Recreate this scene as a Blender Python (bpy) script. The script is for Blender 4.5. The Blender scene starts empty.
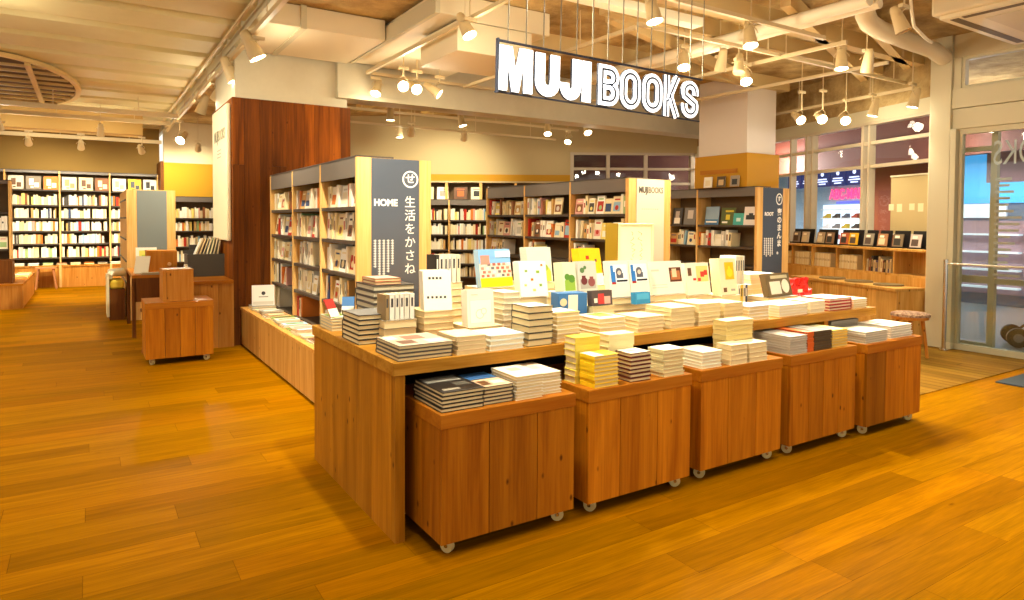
import bpy, math, random
from mathutils import Matrix, Vector
scene = bpy.context.scene
COL = scene.collection
random.seed(7)
R = math.radians

# ------------------------------------------------------------------ camera, world, exposure
def make_camera():
    f, pit, rol, yaw, cy = 665.5, R(1.81), R(.33), R(32.476), 241.9
    cp, sp, c, s = math.cos(pit), math.sin(pit), math.cos(rol), math.sin(rol)
    fw = Vector((0, cp, -sp)); up = Vector((0, sp, cp)); rt = Vector((1, 0, 0))
    rt2 = c*rt + s*up; up2 = -s*rt + c*up
    Rz = Matrix.Rotation(-yaw, 3, 'Z')
    rt2, up2, bk = Rz @ rt2, Rz @ up2, Rz @ (-fw)
    cam = bpy.data.cameras.new('camera'); o = bpy.data.objects.new('camera', cam); COL.objects.link(o)
    m = Matrix((rt2, up2, bk)).transposed().to_4x4(); m.translation = (0, 0, 1.4)
    o.matrix_world = m
    cam.sensor_width = 36; cam.lens = 36*f/1024; cam.shift_y = -(300-cy)/1024
    cam.clip_start = .05; cam.clip_end = 100
    scene.camera = o
make_camera()
w = bpy.data.worlds.new('world'); scene.world = w; w.use_nodes = True
w.node_tree.nodes['Background'].inputs[0].default_value = (1, .92, .76, 1)
w.node_tree.nodes['Background'].inputs[1].default_value = .95
vs = scene.view_settings
vs.view_transform = 'Standard'; vs.look = 'None'; vs.gamma = 1; vs.exposure = .5; vs.use_curve_mapping = False
scene.cycles.use_denoising = True
scene.cycles.max_bounces = 6; scene.cycles.diffuse_bounces = 3; scene.cycles.glossy_bounces = 3
scene.cycles.transmission_bounces = 4; scene.cycles.transparent_max_bounces = 8
scene.cycles.sample_clamp_indirect = 6
scene.cycles.caustics_reflective = False; scene.cycles.caustics_refractive = False
LAMP = (1.0, .92, .70)          # colour of the shop's spotlights
LAMP_W = 36                     # watts of one spotlight
FILL_W = 8                    # watts of the point light added at each lit can

# ------------------------------------------------------------------ materials
def lin(h):
    h = h.lstrip('#'); r = []
    for i in (0, 2, 4):
        v = int(h[i:i+2], 16)/255
        r.append(v/12.92 if v <= .04045 else ((v+.055)/1.055)**2.4)
    return (*r, 1)
MATS = {}
def mat(h, rough=.6, metal=0, emit=0, spec=.3):
    k = (h, rough, metal, emit, spec)
    if k in MATS: return MATS[k]
    m = bpy.data.materials.new('paint_'+h.strip('#')); m.use_nodes = True
    b = m.node_tree.nodes['Principled BSDF']
    b.inputs['Base Color'].default_value = lin(h); b.inputs['Roughness'].default_value = rough
    b.inputs['Metallic'].default_value = metal; b.inputs['Specular IOR Level'].default_value = spec
    if emit:
        b.inputs['Emission Color'].default_value = lin(h); b.inputs['Emission Strength'].default_value = emit
    MATS[k] = m
    return m
class NT:
    def __init__(s, name):
        s.m = bpy.data.materials.new(name); s.m.use_nodes = True; s.t = s.m.node_tree
        s.b = s.t.nodes['Principled BSDF']
    def n(s, typ, **kw):
        o = s.t.nodes.new(typ)
        for k, v in kw.items():
            if k in o.inputs: o.inputs[k].default_value = v
            else: setattr(o, k, v)
        return o
    def l(s, a, b): s.t.links.new(a, b)
    def math(s, op, a, b=None, c=None):
        o = s.t.nodes.new('ShaderNodeMath'); o.operation = op
        for i, v in enumerate((a, b, c)):
            if v is None: continue
            if isinstance(v, (int, float)): o.inputs[i].default_value = v
            else: s.l(v, o.inputs[i])
        return o.outputs[0]
    def ramp(s, fac, stops):
        o = s.t.nodes.new('ShaderNodeValToRGB'); e = o.color_ramp.elements
        while len(e) < len(stops): e.new(.5)
        for x, (p, c) in zip(e, stops): x.position = p; x.color = c
        s.l(fac, o.inputs[0]); return o.outputs[0]
    def mix(s, fac, a, b, blend='MIX'):
        o = s.t.nodes.new('ShaderNodeMix'); o.data_type = 'RGBA'; o.blend_type = blend
        for i, v in ((0, fac), (6, a), (7, b)):
            if isinstance(v, (int, float)): o.inputs[i].default_value = v
            elif isinstance(v, tuple): o.inputs[i].default_value = v
            else: s.l(v, o.inputs[i])
        return o.outputs[2]

def wood(name, dark, light, axis='z', knots=True, rough=.5, grain=1.0, vary=.25):
    t = NT(name)
    tc = t.n('ShaderNodeTexCoord'); geo = t.n('ShaderNodeNewGeometry'); oi = t.n('ShaderNodeObjectInfo')
    rnd = t.math('ADD', geo.outputs['Random Per Island'], t.math('MULTIPLY', oi.outputs['Random'], 7.31))
    off = t.n('ShaderNodeCombineXYZ')
    t.l(t.math('MULTIPLY', rnd, 37.7), off.inputs[0]); t.l(t.math('MULTIPLY', rnd, 53.1), off.inputs[1]); t.l(t.math('MULTIPLY', rnd, 91.3), off.inputs[2])
    add = t.n('ShaderNodeVectorMath', operation='ADD'); t.l(tc.outputs['Object'], add.inputs[0]); t.l(off.outputs[0], add.inputs[1])
    mp = t.n('ShaderNodeMapping'); t.l(add.outputs[0], mp.inputs[0])
    sc = [13*grain]*3; sc['xyz'.index(axis)] = .9*grain; mp.inputs['Scale'].default_value = sc
    nz = t.n('ShaderNodeTexNoise', Scale=1.0, Detail=5.0, Roughness=.62, Distortion=.6); t.l(mp.outputs[0], nz.inputs['Vector'])
    mp2 = t.n('ShaderNodeMapping'); t.l(add.outputs[0], mp2.inputs[0])
    sc = [90*grain]*3; sc['xyz'.index(axis)] = 3*grain; mp2.inputs['Scale'].default_value = sc
    nf = t.n('ShaderNodeTexNoise', Scale=1.0, Detail=3.0); t.l(mp2.outputs[0], nf.inputs['Vector'])
    g = t.math('ADD', t.math('MULTIPLY', nz.outputs[0], .7), t.math('MULTIPLY', nf.outputs[0], .3))
    col = t.ramp(g, [(.34, lin(dark)), (.64, lin(light))])
    fr = t.math('FRACT', t.math('MULTIPLY', rnd, 5.77))
    hsv = t.n('ShaderNodeHueSaturation'); t.l(col, hsv.inputs['Color'])
    t.l(t.math('ADD', t.math('MULTIPLY', fr, vary*2), 1-vary), hsv.inputs['Value'])
    out = hsv.outputs[0]
    if knots:
        mp3 = t.n('ShaderNodeMapping'); t.l(add.outputs[0], mp3.inputs[0])
        sc = [10.5]*3; sc['xyz'.index(axis)] = 6.0; mp3.inputs['Scale'].default_value = sc
        vo = t.n('ShaderNodeTexVoronoi', Scale=1.0, Randomness=1.0); t.l(mp3.outputs[0], vo.inputs['Vector'])
        k = t.ramp(vo.outputs['Distance'], [(.05, (1, 1, 1, 1)), (.115, (0, 0, 0, 1))])
        out = t.mix(t.math('MULTIPLY', k, .8), out, lin('#3c1402'))
    t.l(out, t.b.inputs['Base Color']); t.b.inputs['Roughness'].default_value = rough; t.b.inputs['Specular IOR Level'].default_value = .12
    bp_ = t.n('ShaderNodeBump', Strength=.08, Distance=.01); t.l(g, bp_.inputs['Height']); t.l(bp_.outputs[0], t.b.inputs['Normal'])
    return t.m

def floor_mat(name, pw, pl, dark, light, along='x', rough=.45, gap=.012):
    t = NT(name)
    tc = t.n('ShaderNodeTexCoord'); sp = t.n('ShaderNodeSeparateXYZ'); t.l(tc.outputs['Object'], sp.inputs[0])
    u, v = (sp.outputs[0], sp.outputs[1]) if along == 'x' else (sp.outputs[1], sp.outputs[0])
    rv = t.math('DIVIDE', v, pw); row = t.math('FLOOR', rv)
    w1 = t.n('ShaderNodeTexWhiteNoise', noise_dimensions='1D'); t.l(row, w1.inputs['W'])
    ru = t.math('ADD', t.math('DIVIDE', u, pl), t.math('MULTIPLY', w1.outputs[0], 7.0)); colm = t.math('FLOOR', ru)
    cb = t.n('ShaderNodeCombineXYZ'); t.l(row, cb.inputs[0]); t.l(colm, cb.inputs[1])
    w2 = t.n('ShaderNodeTexWhiteNoise', noise_dimensions='2D'); t.l(cb.outputs[0], w2.inputs['Vector'])
    rnd = w2.outputs[0]
    o = t.n('ShaderNodeCombineXYZ'); t.l(t.math('MULTIPLY', rnd, 61.), o.inputs[0]); t.l(t.math('MULTIPLY', rnd, 23.), o.inputs[1])
    add = t.n('ShaderNodeVectorMath', operation='ADD'); t.l(tc.outputs['Object'], add.inputs[0]); t.l(o.outputs[0], add.inputs[1])
    mp = t.n('ShaderNodeMapping'); t.l(add.outputs[0], mp.inputs[0])
    mp.inputs['Scale'].default_value = (1.1, 16, 1) if along == 'x' else (16, 1.1, 1)
    nz = t.n('ShaderNodeTexNoise', Scale=1.0, Detail=6.0, Roughness=.6, Distortion=1.2); t.l(mp.outputs[0], nz.inputs['Vector'])
    mp2 = t.n('ShaderNodeMapping'); t.l(add.outputs[0], mp2.inputs[0])
    mp2.inputs['Scale'].default_value = (5, 150, 1) if along == 'x' else (150, 5, 1)
    nf = t.n('ShaderNodeTexNoise', Scale=1.0, Detail=3.0, Distortion=.4); t.l(mp2.outputs[0], nf.inputs['Vector'])
    g = t.math('ADD', t.math('MULTIPLY', nz.outputs[0], .6), t.math('MULTIPLY', nf.outputs[0], .4))
    col = t.ramp(g, [(.26, lin(dark)), (.74, lin(light))])
    hsv = t.n('ShaderNodeHueSaturation'); t.l(col, hsv.inputs['Color'])
    t.l(t.math('ADD', t.math('MULTIPLY', rnd, .40), .80), hsv.inputs['Value'])
    t.l(t.math('ADD', t.math('MULTIPLY', w2.outputs[1] if False else t.math('FRACT', t.math('MULTIPLY', rnd, 9.7)), .006), .497), hsv.inputs['Hue'])
    fv = t.math('FRACT', rv); fu = t.math('FRACT', ru)
    e = t.math('MAXIMUM', t.math('LESS_THAN', fv, gap), t.math('LESS_THAN', fu, gap*pw/pl))
    out = t.mix(t.math('MULTIPLY', e, .6), hsv.outputs[0], lin('#3a1c04'))
    # sparse dark knots and checks
    mp3 = t.n('ShaderNodeMapping'); t.l(add.outputs[0], mp3.inputs[0]); mp3.inputs['Scale'].default_value = (2.0, 5.5, 1) if along == 'x' else (5.5, 2.0, 1)
    vo = t.n('ShaderNodeTexVoronoi', Scale=1.0); t.l(mp3.outputs[0], vo.inputs['Vector'])
    k = t.ramp(vo.outputs['Distance'], [(.015, (1, 1, 1, 1)), (.07, (0, 0, 0, 1))])
    out = t.mix(t.math('MULTIPLY', k, .55), out, lin('#4a2204'))
    t.l(out, t.b.inputs['Base Color']); t.b.inputs['Specular IOR Level'].default_value = .02; t.b.inputs['IOR'].default_value = 1.2
    t.l(t.math('ADD', t.math('MULTIPLY', nf.outputs[0], .16), rough-.08), t.b.inputs['Roughness'])
    b = t.n('ShaderNodeBump', Strength=.12, Distance=.004); t.l(t.math('SUBTRACT', g, e), b.inputs['Height']); t.l(b.outputs[0], t.b.inputs['Normal'])
    return t.m

def rough_paint(name, h, h2, scale=3, bump=.3, rough=.8, dist=.02):
    t = NT(name); tc = t.n('ShaderNodeTexCoord')
    nz = t.n('ShaderNodeTexNoise', Scale=scale, Detail=6.0, Roughness=.65); t.l(tc.outputs['Object'], nz.inputs['Vector'])
    t.l(t.ramp(nz.outputs[0], [(.35, lin(h)), (.65, lin(h2))]), t.b.inputs['Base Color']); t.b.inputs['Roughness'].default_value = rough
    t.b.inputs['Specular IOR Level'].default_value = .2
    b = t.n('ShaderNodeBump', Strength=bump, Distance=dist); t.l(nz.outputs[0], b.inputs['Height']); t.l(b.outputs[0], t.b.inputs['Normal'])
    return t.m

def glass_mat(name, tint='#ffffff', refl=.10):
    t = NT(name); t.t.nodes.remove(t.b)
    tr = t.n('ShaderNodeBsdfTransparent'); tr.inputs[0].default_value = lin(tint)
    gl = t.n('ShaderNodeBsdfGlossy'); gl.inputs['Roughness'].default_value = .02
    lw = t.n('ShaderNodeLayerWeight', Blend=.5)
    mx = t.n('ShaderNodeMixShader'); t.l(t.math('ADD', t.math('MULTIPLY', t.math('POWER', lw.outputs['Facing'], 4.0), .5), refl*.3), mx.inputs[0]); t.l(tr.outputs[0], mx.inputs[1]); t.l(gl.outputs[0], mx.inputs[2])
    t.l(mx.outputs[0], t.t.nodes['Material Output'].inputs[0])
    return t.m

PINE = wood('pine_boards', '#8a4a04', '#b56e10', 'z', True, .5, vary=.33)
PINE_TOP = wood('pine_lid', '#965208', '#b4701a', 'x', False, .45, vary=.08)
TABLE_W = wood('table_boards', '#925806', '#ba7a1a', 'z', True, .5, vary=.13)
TABLE_TOP = wood('table_slab', '#9a6210', '#c68e34', 'x', False, .42, vary=.06)
BIRCH_V = wood('birch_upright', '#d39a4c', '#ecc07a', 'z', False, .5, vary=.06)
BIRCH_H = wood('birch_rail', '#d39a4c', '#ecc07a', 'x', False, .5, vary=.06)
REDWOOD = wood('pillar_cladding', '#502603', '#8c4a0c', 'z', True, .6, .7, .42)
BENCHW = wood('bench_boards', '#b87c2e', '#dcab5c', 'z', True, .5, vary=.12)
COUNTERW = wood('counter_boards', '#a5641c', '#c98a3c', 'z', True, .5, vary=.12)
DARKWOOD = wood('dark_brown_wood', '#4c280e', '#744418', 'z', False, .5, vary=.1)
BLOCKW = wood('block_wood', '#b06a1c', '#cd8b38', 'z', True, .5, vary=.1)
FLOORM = floor_mat('oak_floor', .18, 1.75, '#6e4400', '#a26800', 'x')
DECKM = floor_mat('deck_floor', .12, 6.0, '#60400f', '#8e6828', 'y', .5, .1)
SHELF_D = mat('#4d4034', .45); CASE_BACK = mat('#6d563a', .7); HEADER = mat('#6c6258', .42, 0, 0, .4)
CREAMP = mat('#cfc4a2', .55); CREAM_CEIL = rough_paint('deck_ceiling_paint', '#d0c08a', '#d9ca98', .8, .03, .6)
WHITEP = mat('#efe2c4', .55); BEAMP = rough_paint('beam_concrete', '#c6ba9c', '#d0c5a8', 1.6, .05, .7)
INSUL = rough_paint('insulation', '#96784a', '#d0b47c', 2.2, 1.0, .95, .08)
STEELP = mat('#d4bd90', .5); YELLOWW = mat('#c08a1c', .75); SIGNGREY = mat('#555b66', .28, .25, 0, .5)
DARK = mat('#181410', .7); BLACK = mat('#201c1a', .45); RUBBER = mat('#2a2622', .6); CASTW = mat('#cbb67c', .4); CHROME = mat('#c8c4bc', .22, 1)
PAGES = mat('#e9d3a0', .85); PAGES_W = mat('#f0e2bf', .85); PAGES_Y = mat('#e0c67e', .85)
LENS = mat('#fff3dc', .4, 0, 14); GLASS = glass_mat('window_glass'); GLASS_D = glass_mat('door_glass', '#f2f6f6', .16)
TXTW = mat('#f6f2ea', .6, 0, 0); SIGNW = mat('#ffffff', .5, 0, 1.15); SIGNEDGE = mat('#3c404e', .7, 0, 0, .1); INLINE = mat('#1c2238', .7)

# ------------------------------------------------------------------ mesh builder
class MB:
    def __init__(s): s.v = []; s.f = []; s.m = []; s.sm = []
    def add(s, vs, fs, mi=0, M=None, smooth=False):
        n = len(s.v)
        s.v += [tuple(M @ Vector(p)) for p in vs] if M else [tuple(p) for p in vs]
        for f in fs: s.f.append([i+n for i in f]); s.m.append(mi); s.sm.append(smooth)
    def box(s, a, b, mi=0, M=None):
        x0, y0, z0 = a; x1, y1, z1 = b
        s.add([(x0,y0,z0),(x1,y0,z0),(x1,y1,z0),(x0,y1,z0),(x0,y0,z1),(x1,y0,z1),(x1,y1,z1),(x0,y1,z1)],
              [(3,2,1,0),(4,5,6,7),(0,1,5,4),(1,2,6,5),(2,3,7,6),(3,0,4,7)], mi, M); return s
    def cyl(s, p0, p1, r0, r1=None, n=14, mi=0, M=None, cap=True):
        p0, p1 = Vector(p0), Vector(p1); r1 = r0 if r1 is None else r1
        d = (p1-p0).normalized(); a = d.orthogonal().normalized(); b = d.cross(a)
        vs = []
        for p, r in ((p0, r0), (p1, r1)):
            for i in range(n):
                t = 2*math.pi*i/n; vs.append(p + a*math.cos(t)*r + b*math.sin(t)*r)
        s.add(vs, [(i, (i+1) % n, n+(i+1) % n, n+i) for i in range(n)], mi, M, True)
        if cap:
            s.add(vs[:n], [tuple(range(n))[::-1]], mi, M); s.add(vs[n:], [tuple(range(n))], mi, M)
        return s
    def tube(s, pts, r, n=10, mi=0):
        pts = [Vector(p) for p in pts]; rings = []
        for i, p in enumerate(pts):
            d = (pts[min(i+1, len(pts)-1)] - pts[max(i-1, 0)]).normalized()
            a = d.cross(Vector((0, .1, 1))).normalized() if abs(d.z) < .95 else d.cross(Vector((1, 0, 0))).normalized()
            b = a.cross(d)
            rings.append([p + a*math.cos(2*math.pi*k/n)*r + b*math.sin(2*math.pi*k/n)*r for k in range(n)])
        vs = [q for rg in rings for q in rg]; fs = []
        for i in range(len(pts)-1):
            for k in range(n): fs.append((i*n+k, i*n+(k+1) % n, (i+1)*n+(k+1) % n, (i+1)*n+k))
        s.add(vs, fs, mi, None, True); s.add(rings[0], [tuple(range(n))], mi); s.add(rings[-1], [tuple(range(n))[::-1]], mi)
        return s
    def prism(s, poly, y0, y1, mi=0, M=None):            # polygon in XZ, extruded along Y
        n = len(poly); vs = [(x, y0, z) for x, z in poly] + [(x, y1, z) for x, z in poly]
        s.add(vs, [tuple(range(n)), tuple(range(n, 2*n))[::-1]] + [(i, n+i, n+(i+1) % n, (i+1) % n) for i in range(n)], mi, M); return s
    def ribbon(s, path, wd, y0, y1, mi=0, closed=False, M=None):   # a stroke of width wd along a path in XZ
        n = len(path); L = []; Rr = []
        for i, (x, z) in enumerate(path):
            a = path[i-1] if (i > 0 or closed) else path[i]; b = path[(i+1) % n] if (i < n-1 or closed) else path[i]
            def nrm(p, q):
                dx, dz = q[0]-p[0], q[1]-p[1]; l = math.hypot(dx, dz); return (-dz/l, dx/l) if l > 1e-9 else None
            n1, n2 = nrm(a, (x, z)), nrm((x, z), b); n1 = n1 or n2; n2 = n2 or n1
            mx, mz = n1[0]+n2[0], n1[1]+n2[1]; l = math.hypot(mx, mz) or 1; mx, mz = mx/l, mz/l
            k = wd/2/max(.45, mx*n1[0]+mz*n1[1])
            L.append((x+mx*k, z+mz*k)); Rr.append((x-mx*k, z-mz*k))
        for i in range(n if closed else n-1):
            j = (i+1) % n; s.prism([L[i], L[j], Rr[j], Rr[i]], y0, y1, mi, M)
        return s
    def mesh(s, name, mats):
        me = bpy.data.meshes.new(name); me.from_pydata(s.v, [], s.f)
        for m in (mats if isinstance(mats, (list, tuple)) else [mats]): me.materials.append(m)
        me.polygons.foreach_set('material_index', s.m); me.polygons.foreach_set('use_smooth', s.sm)
        me.update(); return me
    def build(s, name, mats, parent=None, loc=(0,0,0), rot=(0,0,0), bevel=0):
        return link(name, s.mesh(name, mats), parent, loc, rot, bevel)
def link(name, me, parent=None, loc=(0,0,0), rot=(0,0,0), bevel=0):
    o = bpy.data.objects.new(name, me); COL.objects.link(o); o.location = loc; o.rotation_euler = rot
    if parent: o.parent = parent
    if bevel:
        b = o.modifiers.new('edge', 'BEVEL'); b.width = bevel; b.segments = 2; b.limit_method = 'ANGLE'
    return o
def tag(o, label, cat, group=None):
    o['label'] = label; o['category'] = cat
    if group: o['group'] = group
    return o
def thing(name, label, cat, loc=(0,0,0), rz=0, group=None):
    return tag(link(name, None, None, loc, (0, 0, rz)), label, cat, group)
def struct(name, mb, mats, parent=None, loc=(0,0,0), rz=0, bevel=0):
    o = mb.build(name, mats, parent, loc, (0, 0, rz), bevel)
    if not parent: o['kind'] = 'structure'
    return o
def B(*boxes):
    m = MB()
    for b in boxes: m.box(*b)
    return m
ORD = 'first second third fourth fifth sixth seventh eighth ninth tenth eleventh twelfth thirteenth fourteenth fifteenth sixteenth seventeenth eighteenth nineteenth twentieth twenty-first twenty-second twenty-third twenty-fourth twenty-fifth twenty-sixth'.split()
def text_mesh(s, size, extrude=.0006, bold=0, align='CENTER'):
    cu = bpy.data.curves.new('t', 'FONT'); cu.body = s; cu.size = size; cu.extrude = extrude; cu.offset = bold
    cu.align_x = align; cu.align_y = 'CENTER'; cu.resolution_u = 3
    o = bpy.data.objects.new('t', cu); COL.objects.link(o)
    dg = bpy.context.evaluated_depsgraph_get(); dg.update()
    me = bpy.data.meshes.new_from_object(o.evaluated_get(dg)); bpy.data.objects.remove(o); bpy.data.curves.remove(cu)
    return me
def text(s, size, loc, m, parent, rz=0, bold=0, sx=1, align='CENTER', name='lettering'):
    me = text_mesh(s, size, .0008, bold, align); me.materials.clear(); me.materials.append(m)
    o = link(name, me, parent, loc, (R(90), 0, rz)); o.scale = (sx, 1, 1); return o

# ------------------------------------------------------------------ setting
struct('floor', B(((-9, -5, -.1), (8.3, 18, 0))), FLOORM)
struct('floor_deck', B(((5.3, 2.745, 0), (8.1, 6.0, .006))), DECKM)
# left corrugated ceiling
mb = MB(); y = -4.0; prof = []
while y < 17.5:
    prof += [(y, 3.40), (y+.52, 3.40), (y+.56, 3.46), (y+.72, 3.46), (y+.76, 3.40)]; y += .82
for (ya, za), (yb, zb) in zip(prof, prof[1:]):
    mb.add([(-9, ya, za), (1.36, ya, za), (1.36, yb, zb), (-9, yb, zb)], [(0, 1, 2, 3)])
mb.box((-9, -4, 3.5), (1.36, 17.5, 3.6))
struct('ceiling', mb, CREAM_CEIL)
mb = MB(); y = -4.0
for k in range(22):
    for i in range(36): mb.box((-7.5+i*.24, -4+.64+k*.82-.012, 3.452), (-7.48+i*.24, -4+.64+k*.82+.012, 3.4605))
struct('trim_1', mb, mat('#a88448', .6))
struct('ceiling_slab', B(((1.36, -4, 3.47), (14, 17.5, 3.6))), INSUL)
struct('wall_upstand', B(((1.36, -4, 3.30), (1.42, 17.5, 3.47))), CREAMP)
# pillar clad in reclaimed boards, concrete above
mb = MB(); x = 1.345
for i, wd in enumerate((.12, .17, .13, .16, .2, .12, .17, .14, .12)):
    mb.box((x, 7.83, 0), (x+wd-.003, 7.86, 2.74 if i % 3 else 2.0));
    if i % 3 == 0: mb.box((x, 7.83, 2.003), (x+wd-.003, 7.858, 2.74))
    x += wd
x = 7.863
for i in range(7): mb.box((1.345, x, 0), (1.375, x+.187, 2.74)); x += .19
mb.box((1.38, 7.862, 0), (2.67, 9.2, 2.735), 1)
struct('pillar', mb, [REDWOOD, DARK])
struct('pillar_concrete', B(((1.38, 7.86, 2.74), (2.64, 9.2, 4.15))), BEAMP)
struct('beam', B(((2.5, 7.78, 2.845), (9.33, 8.1, 4.15)), ((2.5, 7.76, 2.845), (9.33, 7.779, 2.9))), BEAMP)
# yellow wrapped column
struct('column', B(((7.79, 6.13, 2.372), (8.42, 7.0, 4.15))), mat('#dccfc0', .6))
struct('column_wrap', B(((7.752, 6.09, 1.89), (8.46, 7.04, 2.372))), YELLOWW)
# camera-facing back wall  (its own frame: origin on the line, x along it)
BW = Matrix.Translation((0, 0, 0)) @ Matrix.Rotation(-R(32.476), 4, 'Z')   # camera-frame yaw, y = distance
bw_rz = -R(32.476)
mb = B(((-4, 13.3, 0), (1.15, 13.45, 4.15)), ((1.15, 13.3, 0), (3.7, 13.45, 1.9)), ((1.15, 13.3, 2.76), (3.7, 13.45, 4.15)))
struct('wall_back', mb, mat('#bba678', .75), rz=bw_rz)
struct('wall_exterior', B(((1.0, 15.6, 0), (5.5, 15.7, 4.15)), ((1.0, 13.46, 0), (1.1, 15.6, 4.15)), ((1.0, 13.46, 1.4), (3.9, 15.6, 1.5))), mat('#4a2620', .8), rz=bw_rz)
struct('trim_2', B(((-3.9, 13.28, 2.13), (1.15, 13.3, 2.32))), YELLOWW, rz=bw_rz)
fr = MB()
for xx in (1.15, 1.87, 2.62, 3.55): fr.box((xx, 13.28, 1.9), (xx+.07, 13.36, 2.76))
for zz in (1.9, 2.13, 2.42, 2.72): fr.box((1.15, 13.285, zz), (3.62, 13.355, zz+.05))
wn = struct('window_1', B(((1.15, 13.36, 1.9), (3.62, 13.37, 2.76))), GLASS, rz=bw_rz); fr.build('frame', mat('#bfae92', .5), wn)
# left end walls
struct('wall_left', B(((-7, 16.86, 0), (1.36, 17.0, 3.4))), mat('#8a6a30', .8))
struct('wall_yellow', B(((1.36, 15.9, 0), (6.2, 16.05, 2.6)), ((1.3, 15.88, 0), (1.36, 16.85, 2.62), 1)), [mat('#b8861a', .8), DARKWOOD])
struct('wall_yellow_upper', B(((1.36, 15.9, 2.6), (6.2, 16.05, 4.15))), mat('#d8c49a', .8))

# window wall frame
TH = R(71); W0 = (8.46, 3.89, 0)      # x runs away from the door column, y points into the shop
def wframe(name, mb, mats, parent=None): return struct(name, mb, mats, parent, W0 if not parent else (0,0,0), TH if not parent else 0)
mb = B(((-.05, -.06, 0), (6.0, .06, .5)), ((-.05, -.06, 2.74), (6.0, .06, 2.9)), ((-.05, -.06, 2.9), (6.0, .06, 4.15), 1))
wframe('wall_window', mb, [CREAMP, INSUL])
fr = MB()
for a, b in ((0, .06), (1.10, 1.13), (1.21, 1.25), (2.23, 2.26), (2.36, 2.40), (2.72, 2.76), (3.8, 3.9), (4.8, 4.9), (5.9, 6.0)): fr.box((a, -.05, .5), (b, .05, 2.74))
for zz in (2.13, 2.44): fr.box((0, -.03, zz), (6.0, .03, zz+.045))
fr.box((0, -.05, 2.70), (6.0, .05, 2.745))
wn = wframe('window_2', B(((.06, -.005, .5), (5.9, .005, 2.70))), GLASS)
wframe('frame', fr, mat('#cdbd9e', .45), wn)
# door wall along Y at X=8.15
struct('column_door', B(((8.05, 3.64, 0), (8.3, 3.86, 3.5)), ((8.05, 3.64, 3.5), (8.3, 3.86, 4.15))), CREAMP, bevel=.006)
struct('wall_door', B(((8.09, -3, 2.44), (8.28, 3.64, 2.66)), ((8.07, -3, 2.665), (8.28, 3.64, 2.88)), ((8.09, -3, 3.22), (8.28, 3.64, 4.15)), ((8.09, 3.56, 2.88), (8.2, 3.64, 3.22)), ((8.05, 3.58, 0), (8.2, 3.639, 2.44))), CREAMP, bevel=.004)
wn = struct('window_3', B(((8.14, -3, 2.88), (8.15, 3.56, 3.22))), GLASS)
B(((8.11, -3, 2.88), (8.19, 3.56, 2.91)), ((8.11, -3, 3.19), (8.19, 3.56, 3.22)), ((8.11, 3.53, 2.91), (8.19, 3.56, 3.19))).build('frame', CREAMP, wn)
dr = struct('door_1', B(((8.15, .6, .06), (8.16, 3.57, 2.44))), GLASS_D)
B(((8.12, .6, .0), (8.19, 3.575, .07)), ((8.12, .6, 2.38), (8.19, 3.575, 2.44)), ((8.12, 3.545, .07), (8.19, 3.575, 2.38))).build('frame', CREAMP, dr)
dr = struct('door_2', B(((8.34, 3.33, .1), (8.35, 3.85, 2.44))), GLASS_D)
B(((8.31, 3.28, 0), (8.38, 3.34, 2.5)), ((8.31, 3.85, 0), (8.38, 3.9, 2.5)), ((8.32, 3.34, .74), (8.37, 3.85, .82)), ((8.32, .6, .74), (8.37, 3.28, .80)), ((8.32, 3.34, .0), (8.37, 3.85, .08)), ((8.32, 3.34, 2.2), (8.37, 3.85, 2.25))).build('frame', CREAMP, dr)
ms = thing('door_lettering', 'white shop name and list lettering seen reversed on the glass door', 'lettering', (8.17, 3.29, 0))
DEC = mat('#f4f6f8', .5)
o = text('MUJI BOOKS', .37, (0, -.02, 2.14), DEC, ms, R(90), 0, .56, 'RIGHT')
rg = random.Random(4)
for i in range(16):
    ww = rg.uniform(.12, .26)
    MB().box((-.0006, -.05-ww, 1.86-i*.068), (0, -.05, 1.886-i*.068)).build('lettering', mat('#d8d4c8', .5), ms)

# ------------------------------------------------------------------ mall beyond the glass
struct('floor_mall', B(((8.3, -4, -.1), (24, 18, -.002))), mat('#9aa4ac', .3))
m_ = MB(); m_.box((0, -5.3, 0), (14, -5.1, 2.9))
wframe('wall_mall', m_, mat('#a8cdea', .6))
wframe('wall_mall_brown', B(((-2.5, -4.6, 0), (6.35, -4.5, 2.9)), ), mat('#8a4424', .5))
wframe('ceiling_mall', B(((-4, -9, 2.9), (14, -2.9, 3.0)), ((-4, -3.0, 2.5), (14, -2.9, 4.2))), mat('#4e2418', .7))
wframe('ceiling_mall_soffit', B(((-4, -2.9, 4.1), (14, -.1, 4.2))), mat('#6a4038', .7))
t_ = thing('shop_sign', 'red illuminated shoe shop name sign across the mall', 'sign', W0, TH)
for i, ch in enumerate(('ABC-MART',)):
    o = text(ch, .34, (7.5, -5.05, 2.1), mat('#ff2a5a', .5, 0, 3.0), t_, R(180), .008, .78, 'CENTER')
t_ = thing('shoe_kiosk', 'bright shoe shop front with shelves seen through the window', 'shop front', W0, TH)
MB().box((6.95, -5.08, .1), (8.4, -5.06, 1.85)).build('lit_opening', mat('#cfe2f0', .5, 0, .75), t_)  # glowing panel stands in for the lit shop interior
sh = MB()
for zz in (1.25, 1.5, 1.72): sh.box((7.0, -5.06, zz), (8.35, -4.95, zz+.02))
sh.build('shelf', mat('#f0f0ea', .5), t_)
MB().box((7.1, -5.05, 1.87), (7.9, -5.04, 1.93)).build('sign_strip', mat('#5060c0', .5, 0, 1), t_)
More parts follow.
